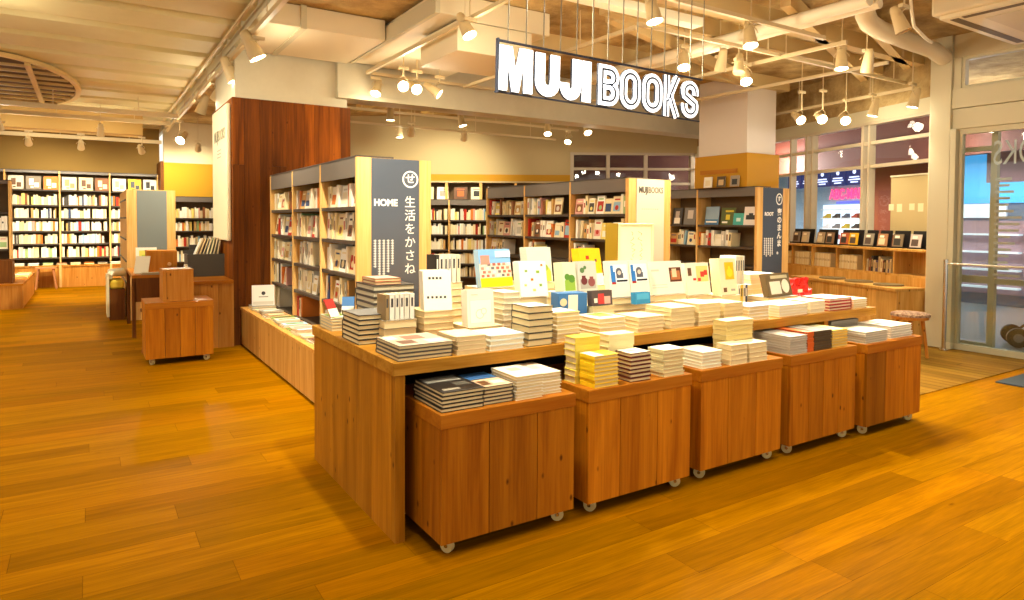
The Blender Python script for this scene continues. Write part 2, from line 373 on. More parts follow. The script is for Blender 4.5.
for i in range(12):
    c = ('#3a3836', '#b8a030', '#777777', '#e0e0e0', '#a04030', '#505868')[i % 6]
    x = 7.08 + (i % 4)*.33; z = (1.27, 1.52, 1.0)[i//4]
    m_ = MB(); m_.prism([(0, 0), (.2, 0), (.2, .04), (.12, .06), (.06, .11), (0, .11)], 0, .08)
    o = m_.build('shoe', mat(c), None, Matrix.Translation(W0) @ Matrix.Rotation(TH, 4, 'Z') @ Vector((x, -5.04, z)), (0, 0, TH))
    tag(o, '%s shoe, %s along the %s shelf of the shoe shop across the mall' % (('charcoal', 'mustard', 'grey', 'white', 'rust', 'slate')[i % 6], ORD[i % 4], ('middle', 'upper', 'lower')[i//4]), 'shoe', 'shoes in the shop across the mall')
    if i//4 == 2: sh2 = 1
MB().box((7.0, -5.055, .98), (8.35, -4.95, 1.0)).build('shelf', mat('#f0f0ea', .5), t_)
for i in range(5):
    xa = 9.75 - i*.56
    nm = thing('wall_screen', 'dark blue information screen, %s in the row over the shoe shop' % ORD[i], 'screen', Matrix.Translation(W0) @ Matrix.Rotation(TH, 4, 'Z') @ Vector((xa, -5.0, 2.32)), TH, 'screens over the shop front')
    MB().box((-.53, -.08, 0), (0, 0, .42)).build('panel', mat('#18306e', .4, 0, .5), nm)
    g = MB(); g.cyl((-.26, 0, .31), (-.26, .012, .31), .05, n=10)
    for q, (zz, ww) in enumerate(((.17, .16), (.11, .19), (.05, .12))): g.box((-.26-ww, 0, zz), (-.26+ww, .012, zz+.03))
    g.build('icon', mat('#c8d4f4', .5, 0, 1.4), nm)
for i, (x, wd) in enumerate(((5.25, .3), (4.7, .3))):
    f_ = thing('poster_frame', '%s framed picture on the brown wall outside' % ('white', 'tan')[i], 'picture frame', Matrix.Translation(W0) @ Matrix.Rotation(TH, 4, 'Z') @ Vector((x, -4.48, 1.68)), TH)
    MB().box((-wd, -.02, 0), (0, .02, .26)).build('border', mat(('#f2ece0', '#d8b070')[i]), f_); MB().box((-wd+.06, .02, .06), (-.06, .025, .2)).build('print', mat(('#8a5038', '#a8824c')[i]), f_)
# mall beyond the door
mb = B(((13.1, -6, 0), (13.3, 6.0, 3.4)), ((13.05, -2, 1.75), (13.1, 5.95, 3.3), 1), ((13.04, 5.0, 1.5), (13.1, 5.95, 1.74), 4), ((13.04, 3.2, 0), (13.1, 4.6, 1.3), 2), ((13.04, 4.7, .2), (13.1, 5.95, 1.45), 3), ((13.03, 4.0, 2.1), (13.06, 5.3, 3.0), 5))
for k in range(4): mb.box((12.9, 4.75, .3+k*.3), (13.04, 5.9, .33+k*.3), 4)
struct('wall_mall_far', mb, [mat('#6f86a0', .6), mat('#3fa6e8', .5, 0, .95), mat('#2f7cb4', .5), mat('#b49aa8', .5), mat('#dfeaf4', .5, 0, .6), mat('#9a7280', .5)])
struct('ceiling_mall_door', B(((8.3, -6, 4.15), (16, 4, 4.25))), mat('#4a2418', .7))
t_ = thing('stroller', 'black wheeled stroller parked outside the glass door', 'stroller', (9.0, 2.98, 0), R(-60))
MB().tube([(-.3, 0, .11), (-.1, .02, .3), (.25, 0, .75), (.42, 0, .98)], .014).tube([(-.3, .34, .11), (-.1, .34, .3), (.25, .34, .75), (.42, .34, .98)], .014).tube([(.42, 0, .98), (.46, .17, 1.0), (.42, .34, .98)], .014).tube([(.3, 0, .11), (.05, 0, .45)], .013).tube([(.3, .34, .11), (.05, .34, .45)], .013).build('frame', BLACK, t_)
MB().prism([(-.15, .34), (.15, .36), (.34, .8), (.28, .82), (.1, .44), (-.15, .4)], .03, .31).build('seat', mat('#2c2c30', .7), t_)
text('MUJI', .1, (-.02, .0, .62), TXTW, t_, 0, .003)
for x in (-.3, .3):
    for y in (0, .34): MB().cyl((x, y-.03, .11), (x, y+.03, .11), .11, n=20).cyl((x, y-.032, .11), (x, y+.032, .11), .05, n=12, mi=1).build('wheel', [RUBBER, mat('#77757a', .4)], t_)
for i, (x, y, z) in enumerate(((10.6, 2.2, 3.4), (11.4, 5.2, 2.86), (10.9, 8.2, 2.86), (13.0, 9.6, 2.86))):
    t_ = thing('mall_downlight', 'round ceiling downlight outside in the mall, %s from the door' % ORD[i], 'downlight', (x, y, z))
    MB().cyl((0, 0, -.02), (0, 0, .03), .13, n=20).build('rim', STEELP, t_); MB().cyl((0, 0, -.025), (0, 0, -.02), .11, n=20).build('lens', LENS, t_)
    l = bpy.data.lights.new('bulb', 'POINT'); l.energy = (50, 110, 90, 300)[i]; l.color = (1, .95, .9); l.shadow_soft_size = .12
    o = bpy.data.objects.new('bulb', l); COL.objects.link(o); o.parent = t_; o.location = (0, 0, -.18)
# guard rail in front of the door
t_ = thing('guard_rail', 'stainless guard post with glass panel before the sliding door', 'guard rail', (7.9, 3.58, .006))
MB().cyl((0, 0, 0), (0, 0, 1.0), .022, n=16).cyl((0, 0, 0), (0, 0, .015), .045, n=16).build('post', CHROME, t_)
MB().cyl((0, -2.6, .0), (0, -2.6, 1.0), .022, n=16).build('post', CHROME, t_)
MB().box((-.005, -2.58, .1), (.005, -.02, .94)).build('glass_panel', GLASS_D, t_)
MB().cyl((0, -2.6, .955), (0, 0, .955), .011, n=10).build('rail', mat('#d8cfb8', .3, .6), t_)
tag(B(((6.72, 1.4, 0), (8.0, 2.62, .012))).build('doormat', mat('#3c4246', .95)), 'grey doormat on the floor before the door', 'mat')

# ------------------------------------------------------------------ books
PAL = [('white', '#f4ead6'), ('white', '#efe3c6'), ('cream', '#ead6a6'), ('cream', '#e6cf98'), ('pale grey', '#cfc6b4'), ('white', '#f6efe0'), ('ivory', '#efdfb4'),
       ('red', '#b8321c'), ('orange', '#d8772a'), ('pale yellow', '#ead272'), ('pale green', '#9db878'), ('sky blue', '#8fb2c4'), ('pink', '#dc9c8c'), ('charcoal', '#4a423a'), ('tan', '#c79a58'), ('brown', '#8a5630'), ('navy', '#35456a')]
WT = [16, 14, 10, 7, 6, 10, 8, 3, 3, 3, 2.5, 2, 3, 2.5, 4, 2, 1]
def pick(rng): return rng.choices(PAL, WT)[0]
def bookmesh(wd, d, t, ct=.0022, spine='x-', pages=True):
    """flat book: wd along x, d along y, t up; cover = material 0, pages = material 1"""
    m = MB(); e = .0035
    m.box((0, 0, 0), (wd, d, ct)).box((0, 0, t-ct), (wd, d, t))
    if spine == 'x-': m.box((0, 0, ct), (ct, d, t-ct)); p = ((ct, e, ct), (wd-e, d-e, t-ct))
    elif spine == 'x+': m.box((wd-ct, 0, ct), (wd, d, t-ct)); p = ((e, e, ct), (wd-ct, d-e, t-ct))
    elif spine == 'y-': m.box((0, 0, ct), (wd, ct, t-ct)); p = ((e, ct, ct), (wd-e, d-e, t-ct))
    else: m.box((0, d-ct, ct), (wd, d, t-ct)); p = ((e, e, ct), (wd-e, d-ct, t-ct))
    return m, p
NST = [0]
def art_on_top(m, wd, d, t, art, first):
    """printed cover shapes: (u0, v0, u1, v1, material index offset)"""
    for k, (u0, v0, u1, v1, mi) in enumerate(art): m.box((u0*wd, v0*d, t), (u1*wd, v1*d, t+.0004+k*.00012), first+mi)
def stack(desc, x, y, z, wd, d, h, n, cover, cname, pages=PAGES, spine='x-', kind='paperback', group=None, art=(), artm=(), ct=.0022, rz=0, jit=.004):
    """n flat volumes, one upon another; every volume its own thing with its own page block"""
    rng = random.Random(hash(desc) % 1000 if False else sum(map(ord, desc)))
    t = h/n; base, p = bookmesh(wd, d, t-.0004, ct, spine); me = base.mesh(kind, [cover]); pm = MB().box(*p).mesh('pages', [pages])
    tm = me
    if art:
        b2, _ = bookmesh(wd, d, t-.0004, ct, spine); art_on_top(b2, wd, d, t-.0004, art, 1); tm = b2.mesh(kind, [cover, *artm])
    for i in range(n):
        top = i == n-1
        o = link(kind, tm if top else me, None, (x+rng.uniform(-jit, jit), y+rng.uniform(0, jit*1.5), z+i*t), (0, 0, rz+rng.uniform(-.012, .012)))
        k = n-i
        lab = ('%s %s on top of %s' % (cname, kind.replace('_', ' '), desc)) if top else ('%s %s, %s down in %s' % (cname, kind.replace('_', ' '), ORD[k-1], desc))
        tag(o, lab, 'magazine' if kind == 'magazine' else 'book', group or 'flat-stacked books'); NST[0] += 1
        link('pages', pm, o)
def faceout(labels, x, y, z, wd, h, t, cover, art=(), artm=(), lean=9, yaw=0, pages=PAGES_W, spine='x-', kind='display_book', group='face-out books on the table', cat='book'):
    """upright copies, covers towards -y, leaning back; labels: one per copy, front copy first"""
    m = MB(); ct = .0025; e = .003
    m.box((0, 0, 0), (wd, ct, h)).box((0, t-ct, 0), (wd, t, h))
    m.box((0, ct, 0), (ct, t-ct, h)) if spine == 'x-' else m.box((wd-ct, ct, 0), (wd, t-ct, h))
    for k, a in enumerate(art):
        u0, v0, u1, v1, mi = a[:5]
        if len(a) > 5: m.cyl(((u0+u1)/2*wd, 0, (v0+v1)/2*h), ((u0+u1)/2*wd, -.0004-k*.00012, (v0+v1)/2*h), (u1-u0)/2*wd, n=16, mi=1+mi)
        else: m.box((u0*wd, -.0004-k*.00012, v0*h), (u1*wd, 0, v1*h), 1+mi)
    me = m.mesh(kind, [cover, *artm]); pm = MB().box((ct if spine == 'x-' else e, ct, e), (wd-e if spine == 'x-' else wd-ct, t-ct, h-e)).mesh('pages', [pages])
    L = R(lean); step = t/math.cos(L)*1.02
    for i, lab in enumerate(labels):
        yy = i*step
        o = link(kind, me, None, (x-math.sin(yaw)*yy, y+math.cos(yaw)*yy, z), (-L, 0, yaw)); tag(o, lab, cat, group)
        link('pages', pm, o)

# ------------------------------------------------------------------ display table
t_ = thing('display_table', 'long pine display table covered in stacked books', 'table', (1.092, 2.65, 0))
MB().box((0, 0, .731), (3.744, 1.23, .787)).build('tabletop', TABLE_TOP, t_, bevel=.002)
m_ = MB(); y = .008
for wd in (.045, .24, .17, .29, .13, .21, .13): m_.box((.01, y, 0), (.055, y+wd-.0015, .731)); y += wd
m_.build('end_panel', TABLE_W, t_)
m_ = MB(); y = .008
for wd in (.3, .3, .31, .3): m_.box((3.12, y, 0), (3.165, y+wd-.0015, .731)); y += wd
m_.build('end_panel', TABLE_W, t_)
MB().box((.055, .64, 0), (3.12, .66, .731)).build('back_panel', mat('#241a12', .8), t_)  # dark colour stands in for the shade under the tabletop
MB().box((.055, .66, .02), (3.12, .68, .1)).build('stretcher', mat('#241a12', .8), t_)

# ------------------------------------------------------------------ wheeled carts
def cart(label, x, y, wd, h=.6045, hb=.062, d=.56, boards=(.24, .22, .24), group='wheeled carts along the table', rz=0):
    c = thing('wheeled_cart', label, 'cart', (x, y, 0), rz, group)
    MB().box((0, 0, h-.06), (wd, d, h)).build('lid', PINE_TOP, c, bevel=.002)
    m = MB(); s = sum(boards); x0 = .003
    for b in boards:
        w_ = b/s*(wd-.006); m.box((x0+.001, .004, hb), (x0+w_-.003, .022, h-.06)); x0 += w_
    for k in range(3):
        a = .0225 + k*(d-.045)/3; b = a+(d-.045)/3-.0015
        m.box((.003, a, hb), (.021, b, h-.06)); m.box((wd-.021, a, hb), (wd-.003, b, h-.06))
    m.box((.003, d-.022, hb), (wd-.003, d-.004, h-.06))
    m.box((.0215, .0225, hb), (wd-.0215, d-.0225, hb+.02), 1)
    m.build('body', [PINE, DARK], c)
    for i, (cx, cy) in enumerate(((.06, .06), (wd-.06, .06), (.06, d-.06), (wd-.06, d-.06))):
        k = MB().box((-.028, -.024, .052), (.028, .024, hb)).box((-.013, -.008, .022), (-.009, .008, .052)).box((.009, -.008, .022), (.013, .008, .052)).build('caster', mat('#a89c86', .35, .7), c, (cx, cy, 0), (0, 0, (.5, 1.1, -.4, .9)[i]))
        MB().cyl((-.0105, 0, .03), (.0105, 0, .03), .03, n=20).build('wheel', CASTW, k)
        MB().cyl((-.014, 0, .03), (.014, 0, .03), .009, n=10).build('axle', CHROME, k)
    return c
cart('wheeled pine cart beside the table end panel, with black magazines and white paperbacks', 1.203, 2.42, .693, boards=(.22, .24, .2))
cart('wheeled pine cart carrying the tall yellow-banded stack', 1.9705, 2.416, .693, boards=(.2, .25, .24))
cart('wheeled pine cart holding thick cream paperbacks, middle of the five', 2.749, 2.428, .693, boards=(.22, .24, .23))
cart('wheeled pine cart with orange and dark spined magazines', 3.509, 2.421, .693, boards=(.2, .16, .17, .2))
cart('wheeled pine cart at the deck end, with pale flat magazines', 4.272, 2.39, .693, boards=(.21, .22, .2))

# ------------------------------------------------------------------ stacks on the carts
Z = .6045; W_ = mat('#f3ead6', .5); CR = mat('#ead9ae', .55); BK = mat('#2c2723', .4); GR = mat('#a39a88', .5); LG = mat('#cfc5ae', .5)
YE = mat('#f0c81e', .5); RD = mat('#a8281c', .5); BL = mat('#3b6ea6', .5); BR = mat('#6b4526', .5); GN = mat('#7d9c34', .5); OR = mat('#d2601c', .5); SKY = mat('#a8c8e0', .5); PK = mat('#e6b9a6', .5); DKR = mat('#5a2018', .5); TAN = mat('#b98a58', .5); TEAL = mat('#4aa89c', .5)
stack('the black stack on the cart beside the end panel', 1.223, 2.447, Z, .2, .285, .084, 5, BK, 'black', PAGES, 'y+', 'magazine', 'magazines on the end cart', ((.06, .62, .9, .93, 0), (.1, .1, .5, .2, 1), (.55, .3, .9, .5, 2)), (mat('#8d8a80', .5), GR, mat('#5c584e')), ct=.003)
stack('the blue-topped stack on the cart beside the end panel', 1.428, 2.455, Z, .15, .26, .08, 5, mat('#4a4038', .4), 'photo-covered', PAGES, 'y+', 'magazine', 'magazines on the end cart', ((.0, .55, 1, 1, 0), (.1, .62, .9, .9, 1), (0, .0, 1, .5, 2), (.1, .1, .4, .4, 3), (.5, .15, .9, .35, 4)), (BL, mat('#2f578c'), mat('#d8b898'), BR, W_), ct=.003)
stack('the white stack by the photo magazines', 1.587, 2.445, Z, .145, .22, .108, 8, W_, 'white', PAGES, 'y+', 'paperback', None, ((.3, .5, .7, .75, 0),), (mat('#d9d2a0'),), ct=.0012)
stack('the white stack at the wheel corner of the end cart', 1.74, 2.475, Z, .115, .235, .098, 7, W_, 'white', PAGES, 'y+', 'paperback', None, ((.2, .45, .6, .7, 0),), (mat('#dfe4b8'),), ct=.0012)
Z2 = Z
stack('the tall yellow-banded stack', 2.02, 2.435, Z, .152, .112, .154, 8, YE, 'yellow and white', PAGES_Y, 'x-', 'paperback', None, ((0, 0, .42, 1, 0),), (W_,))
stack('the red-lined stack beside the yellow one', 2.252, 2.435, Z, .135, .112, .143, 7, DKR, 'dark red edged', PAGES, 'y+', 'paperback', None, ((.02, .02, .98, .98, 0), (.2, .4, .8, .6, 1)), (mat('#e8dcc0'), GR), ct=.004)
stack('the pattern-spined stack by the red-lined one', 2.472, 2.43, Z, .15, .115, .139, 7, mat('#d9cc9a', .5), 'pattern spined', PAGES, 'x-', 'paperback', None, ((.03, .03, .97, .97, 0), (.1, .6, .6, .8, 1)), (W_, mat('#d8d4c0')))
stack('the rear striped stack, second cart', 2.0, 2.553, Z, .155, .092, .225, 7, mat('#e4cc4c', .5), 'yellow and black', PAGES, 'y-', 'paperback')
stack('the rear plain stack, second cart', 2.21, 2.553, Z, .17, .092, .222, 7, mat('#efe2a8', .5), 'pale yellow', PAGES, 'y-', 'paperback')
stack('the low greenish stack on the middle cart', 2.79, 2.46, Z, .16, .18, .09, 5, mat('#e9ead2', .5), 'greenish white', PAGES_W, 'y+', 'paperback', None, ((.1, .3, .8, .8, 0),), (W_,))
stack('the cream block on the middle cart', 3.0, 2.435, Z, .14, .105, .112, 4, CR, 'cream', PAGES, 'y+', 'paperback', ct=.001)
stack('the second cream block on the middle cart', 3.15, 2.437, Z, .16, .1, .108, 4, CR, 'cream', PAGES, 'y+', 'paperback', ct=.001)
stack('the tall cream pile at the rear of the middle cart', 3.09, 2.543, Z, .235, .103, .226, 8, mat('#e7d49c', .5), 'cream', PAGES_Y, 'y+', 'paperback', ct=.001)
stack('the wrapped pile on the fourth cart', 3.54, 2.445, Z, .17, .27, .11, 7, mat('#b4aa9a', .35), 'film wrapped', mat('#c9c0ae', .6), 'y+', 'magazine', 'magazines on the fourth cart', ((.1, .1, .9, .7, 0), (.2, .2, .5, .5, 1)), (mat('#8d8478'), PK))
stack('the dark pile on the fourth cart', 3.785, 2.45, Z, .185, .26, .122, 9, mat('#5a4630', .5), 'dark', mat('#6e5a3c', .8), 'x-', 'magazine', 'magazines on the fourth cart', ((.1, .1, .9, .8, 0),), (mat('#8c8578'),))
stack('the narrow orange pile on the fourth cart', 3.715, 2.45, Z, .065, .26, .122, 9, OR, 'orange', mat('#a8481c', .8), 'y-', 'magazine', 'magazines on the fourth cart')
stack('the yellow pile on the fourth cart', 3.98, 2.45, Z, .17, .24, .11, 6, mat('#e2b41c', .5), 'yellow', PAGES_Y, 'y+', 'magazine', 'magazines on the fourth cart', ((.1, .1, .9, .9, 0),), (mat('#d9cf9c'),))
stack('the flat white pile on the deck-end cart', 4.3, 2.42, Z, .27, .2, .075, 5, LG, 'pale grey', mat('#c4bca8', .7), 'y+', 'magazine', 'magazines on the deck cart', ((.1, .2, .8, .8, 0),), (W_,))
stack('the tall grey pile on the deck-end cart', 4.3, 2.66, Z, .33, .26, .115, 10, mat('#8f8474', .5), 'grey brown', mat('#a2988a', .7), 'y+', 'magazine', 'magazines on the deck cart', ((.1, .1, .9, .9, 0),), (mat('#9c8a78'),))
stack('the white pile at the corner of the deck-end cart', 4.65, 2.44, Z, .28, .24, .085, 5, W_, 'white', mat('#d8d0bc', .7), 'y+', 'magazine', 'magazines on the deck cart', ((.1, .45, .45, .55, 0),), (BK,))

# ------------------------------------------------------------------ stacks along the table edge
T = .787
stack('the low stack at the bench corner of the table', 1.12, 3.6, T, .16, .22, .07, 4, mat('#b3a98e', .5), 'grey', PAGES, 'y+', 'paperback', None, ((.1, .1, .9, .9, 0), (.2, .2, .8, .4, 1)), (GN, W_))
stack('the dark-covered stack on the table end', 1.108, 3.13, T, .18, .25, .145, 6, BK, 'dark', PAGES, 'y+', 'magazine', 'magazines at the table end', ((.03, .03, .97, .97, 0),), (mat('#7f7c78'),), ct=.0035)
stack('the corner stack of photo magazines', 1.125, 2.672, T, .262, .27, .068, 4, mat('#5c5148', .5), 'photo covered', PAGES, 'y+', 'magazine', 'magazines at the table end', ((0, 0, 1, 1, 0), (.12, .15, .42, .45, 1), (.35, .5, .72, .85, 2), (.6, .1, .95, .4, 3), (.05, .6, .25, .9, 4)), (mat('#cbb39c'), mat('#7c5a48'), mat('#a8705c'), mat('#e0d4c4'), W_), ct=.003)
stack('the peach stack behind the corner magazines', 1.405, 2.665, T, .155, .2, .084, 4, mat('#dcbf96', .5), 'peach', PAGES, 'y+', 'paperback', None, ((.05, .05, .95, .95, 0),), (mat('#e2c6ae'),), ct=.0012)
stack('the white stack with blue edges on the table front', 1.58, 2.668, T, .19, .19, .074, 3, mat('#e9efe6', .5), 'bluish white', PAGES_W, 'y+', 'paperback', None, ((.05, .05, .95, .95, 0),), (W_,), ct=.004)
stack('the thick dark-edged stack above the first cart', 1.80, 2.668, T, .145, .16, .195, 6, mat('#4e4636', .5), 'dark edged', PAGES, 'y+', 'paperback', None, ((.03, .03, .97, .97, 0),), (mat('#c9c2b0'),), ct=.003)
stack('the yellow-obi white stack on the table front', 1.985, 2.69, T, .15, .17, .15, 7, W_, 'white', PAGES, 'y+', 'paperback', None, ((0, 0, 1, .18, 0),), (YE,), ct=.002)
stack('the pale stack under the green photo book', 2.26, 2.69, T, .19, .2, .1, 4, mat('#e6dcc6', .5), 'ivory', PAGES, 'y+', 'paperback', None, ((.3, .3, .9, .9, 0),), (GN,))
stack('the ivory stack behind the second cart', 2.55, 2.70, T, .2, .2, .085, 4, CR, 'ivory', PAGES, 'y+', 'paperback')
stack('the wide cream stack behind the second cart', 2.8, 2.70, T, .2, .21, .12, 5, mat('#e8d6a4', .5), 'cream', PAGES, 'y+', 'paperback')
stack('the cream stack opposite the middle cart', 3.03, 2.70, T, .19, .21, .13, 5, mat('#ecdcb2', .5), 'cream', PAGES, 'y+', 'paperback')
stack('the tan-edged stack opposite the middle cart', 3.25, 2.70, T, .18, .2, .12, 5, mat('#d9bd84', .5), 'tan edged', PAGES, 'y+', 'paperback')
stack('the white and blue stack near the cream piles', 3.47, 2.69, T, .2, .2, .085, 4, W_, 'white', PAGES, 'y+', 'paperback', None, ((0, 0, 1, .4, 0),), (BL,))
stack('the broad white stack under the grey journals', 3.77, 2.69, T, .3, .22, .075, 4, W_, 'white', PAGES_W, 'y+', 'magazine', 'journals on the table front')
stack('the ivory stack beside the grey journals', 4.1, 2.69, T, .17, .2, .08, 3, CR, 'ivory', PAGES_W, 'y+', 'paperback')
stack('the red-striped white stack', 4.32, 2.69, T, .27, .22, .085, 4, RD, 'white and red', PAGES_W, 'x+', 'paperback', None, ((.02, 0, .98, 1, 0), (.1, .1, .6, .8, 1)), (W_, mat('#e6e08a')), ct=.005)
stack('the small white stack at the deck end of the table', 4.62, 2.69, T, .17, .2, .065, 4, W_, 'white', PAGES, 'y+', 'paperback', ct=.001)

# ------------------------------------------------------------------ second row: piles that carry the face-out books
def pile(desc, x, y, h, wd=.16, d=.2, n=None, c=CR, cn='cream', pg=PAGES, sp='y+'):
    stack(desc, x, y, T, wd, d, h, n or max(3, round(h/.034)), c, cn, pg, sp, 'paperback', ct=.0016)
pile('the pile under the dashed white book', 1.41, 3.03, .155, .17, .2, 5, mat('#dcc48e', .5), 'tan')
pile('the pile below the sketch book', 1.60, 2.9, .078, .2, .2, 3)
pile('the pile beneath the coastal picture book', 1.85, 3.21, .235, .26, .2, 6, GR, 'grey')
pile('the pile below the dotted book', 2.0, 3.08, .185, .2, .12, 5, CR, 'cream')
pile('the pile below the leafy grey book', 2.22, 3.3, .24, .2, .2, 6, LG, 'pale grey')
pile('the pile below the small plant book', 2.34, 3.08, .19, .11, .2, 5, W_, 'white')
pile('the pile below the grey still-life book', 2.46, 3.1, .19, .15, .19, 5, mat('#e0d2a8', .5), 'ivory')
pile('the pile below the yellow dotted book', 2.64, 3.3, .205, .2, .2, 5)
pile('the pile below the paired photo books', 2.65, 3.03, .15, .34, .2, 4, GR, 'grey edged')
pile('the pile below the wide framed-photo book', 3.03, 3.08, .14, .31, .2, 4, W_, 'white')
pile('the pile below the red square book', 3.37, 3.1, .118, .24, .2, 3)
pile('the pile below the yellow pear book', 3.62, 3.03, .11, .2, .2, 3, mat('#e4d4a8', .5), 'ivory')
pile('the pile below the white spines', 4.07, 3.28, .138, .2, .2, 4, W_, 'white')
pile('the pile below the brown patterned book', 4.06, 2.98, .078, .34, .2, 3, GR, 'grey')
pile('the pile below the photo-cover booklet', 2.40, 2.91, .13, .16, .14, 3, mat('#e2cf9a', .5), 'cream')
stack('the tall white pile beside the sketch book', 1.835, 2.96, T, .105, .17, .235, 8, W_, 'white', PAGES_W, 'y+', 'paperback', ct=.001)
pile('the low pile at the back near the yellow case', 2.98, 3.62, .21, .22, .22, 6, mat('#d9c596', .5), 'tan')
pile('the flat pile behind the pear book', 3.85, 3.6, .2, .26, .22, 6, mat('#cfc0a0', .5), 'grey cream')
pile('the red pile behind the brown patterned book', 4.42, 3.42, .2, .3, .25, 5, W_, 'white')
pile('the flat pile under the red bag', 4.5, 3.1, .045, .3, .2, 2, W_, 'white')
pile('the low white pile at the far table corner', 4.55, 3.62, .12, .2, .2, 4, W_, 'white')

INK = mat('#3c3a3a', .6); PH1 = mat('#6c5a50', .5); SHADE = mat('#d8cdb8', .5)
d_ = [(.12+.15*i, .30, .2+.15*i, .36, 0) for i in range(5)] + [(.2+.13*i, .78, .28+.13*i, .84, 0) for i in range(4)]
faceout(['white book with dark dashes leaning on its pile', 'white book leaning second behind the dashed cover', 'white book leaning third behind the dashed cover', 'white book last of the leaning dashed copies'], 1.425, 3.06, .943, .145, .205, .026, mat('#eee6d4', .5), d_, (INK,), 14, R(-14))
d_ = [(.1, .08, .9, .72, 0), (.11, .09, .89, .71, 1), (.3, .2, .62, .46, 0, 'o'), (.33, .22, .59, .44, 1, 'o'), (.5, .3, .72, .5, 0, 'o'), (.53, .32, .69, .48, 1, 'o'), (.15, .85, .4, .88, 0)]
faceout(['white book with a round line sketch standing by the peach stack', 'white copy standing behind the round sketch book'], 1.60, 2.92, .866, .155, .185, .03, W_, d_, (SHADE, mat('#f7f1e6')), 5)
d_ = [(0, .55, 1, 1, 0), (0, .2, 1, .62, 1), *[(.04+.16*(i % 6)+.05*(i//6 % 2), .26+.1*(i//6), .13+.16*(i % 6)+.05*(i//6 % 2), .33+.1*(i//6), (2, 4, 3, 2, 7)[(i*3) % 5]) for i in range(24)], (.05, .6, .32, .84, 4), (.52, .78, 1, .95, 5), (0, 0, 1, .24, 6)]
faceout(['picture book with coastal town cover and yellow band', 'copy behind the coastal town picture book'], 1.86, 3.24, 1.024, .225, .215, .022, SKY, d_, (mat('#7fb0e0'), mat('#e8d0c0'), mat('#b06050'), mat('#6a6a70'), mat('#d08a78'), mat('#cfe2f2'), mat('#f4ea10', .5), mat('#f0e4d8')), 10, R(6))
d_ = [(.2, .7, .3, .76, 0), (.62, .66, .74, .74, 0), (.4, .45, .5, .52, 1), (.15, .3, .24, .36, 2), (.7, .28, .8, .36, 0), (.45, .15, .56, .22, 2), (.8, .86, .88, .92, 1)]
faceout(['white book with tiny scattered coloured motifs', 'copy standing behind the scattered motif book', 'last copy behind the scattered motif book'], 2.03, 3.09, .975, .17, .2, .026, mat('#f4eee0', .5), d_, (GN, OR, mat('#c8b860')), 12, R(-8))
d_ = [(.1, .0, .95, .3, 0), (.2, .08, .62, .4, 0, 'o'), (.5, .1, .94, .42, 0, 'o'), (.34, .2, .6, .42, 1, 'o'), (.6, .3, .84, .5, 1, 'o'), (.22, .32, .44, .5, 2, 'o')]
faceout(['grey book with a green leafy plant low on its cover', 'copy behind the leafy plant book', 'third copy behind the leafy plant book'], 2.235, 3.32, 1.03, .18, .212, .024, mat('#cdd2c4', .5), d_, (mat('#b8cc48'), mat('#8a9c30'), mat('#c87848')), 9)
faceout(['slim book with plant photo beside the grey still-life book', 'second slim plant book copy', 'third slim plant book copy'], 2.36, 3.13, .98, .095, .175, .03, mat('#d6d8bc', .5), [(.1, .05, .9, .4, 0), (.15, .2, .85, .6, 0, 'o'), (.4, .3, .9, .6, 1, 'o'), (.1, .42, .5, .62, 1, 'o')], (mat('#90b040'), mat('#5a8a30')), 8)
faceout(['grey still-life book with dark red shapes', 'copy behind the grey still-life book'], 2.475, 3.13, .98, .14, .18, .024, mat('#c9c6bc', .5), [(.08, .08, .92, .4, 0), (.12, .2, .46, .48, 1, 'o'), (.18, .36, .38, .52, 1), (.5, .14, .88, .44, 2, 'o'), (.6, .3, .8, .48, 2), (.1, .6, .34, .8, 3, 'o'), (.3, .72, .46, .86, 3, 'o')], (mat('#a8a49a'), mat('#6a2a2c'), mat('#8a4a48'), mat('#5a7a4a')), 9)
faceout(['bright yellow book with small red motifs and white band', 'copy behind the bright yellow book', 'third bright yellow copy'], 2.65, 3.32, .994, .19, .235, .022, mat('#f2b612', .5), [(0, 0, 1, .3, 0), (.3, .7, .45, .8, 1), (.6, .42, .7, .5, 1), (.5, .56, .58, .63, 2), (.7, .62, .8, .7, 2)], (W_, RD, BR), 12, R(5))
PA = [(.08, .4, .92, .9, 0), (.08, .42, .22, .88, 1), (.22, .42, .3, .7, 1), (.34, .55, .66, .84, 2, 'o'), (.36, .52, .7, .66, 2), (.42, .58, .6, .76, 3, 'o'), (.35, .42, .9, .47, 4), (.1, .36, .3, .42, 5)]
PM = (mat('#e9eef2'), mat('#2f78c8'), mat('#5a5a68'), mat('#d8c4b4'), mat('#26262c'), RD)
faceout(['white book with blue photo cover, nearer the end panel of the pair', 'copy behind the end-panel photo book of the pair'], 2.655, 3.05, .94, .158, .222, .024, W_, PA, PM, 10)
faceout(['white book with blue photo cover, nearer the door of the pair', 'copy behind the door-side photo book of the pair'], 2.82, 3.05, .94, .158, .222, .024, W_, PA, PM, 10)
faceout(['wide white book with small framed brown photo', 'copy behind the wide framed-photo book'], 3.035, 3.1, .93, .3, .215, .022, mat('#f1ead8', .5), [(.6, .36, .96, .8, 0), (.64, .42, .92, .7, 1), (.68, .5, .82, .76, 2), (.06, .7, .3, .76, 3), (.06, .2, .5, .22, 3), (.06, .28, .5, .3, 3)], (mat('#5a2f1c'), mat('#b06a3c'), mat('#e8c8a0'), SHADE), 11)
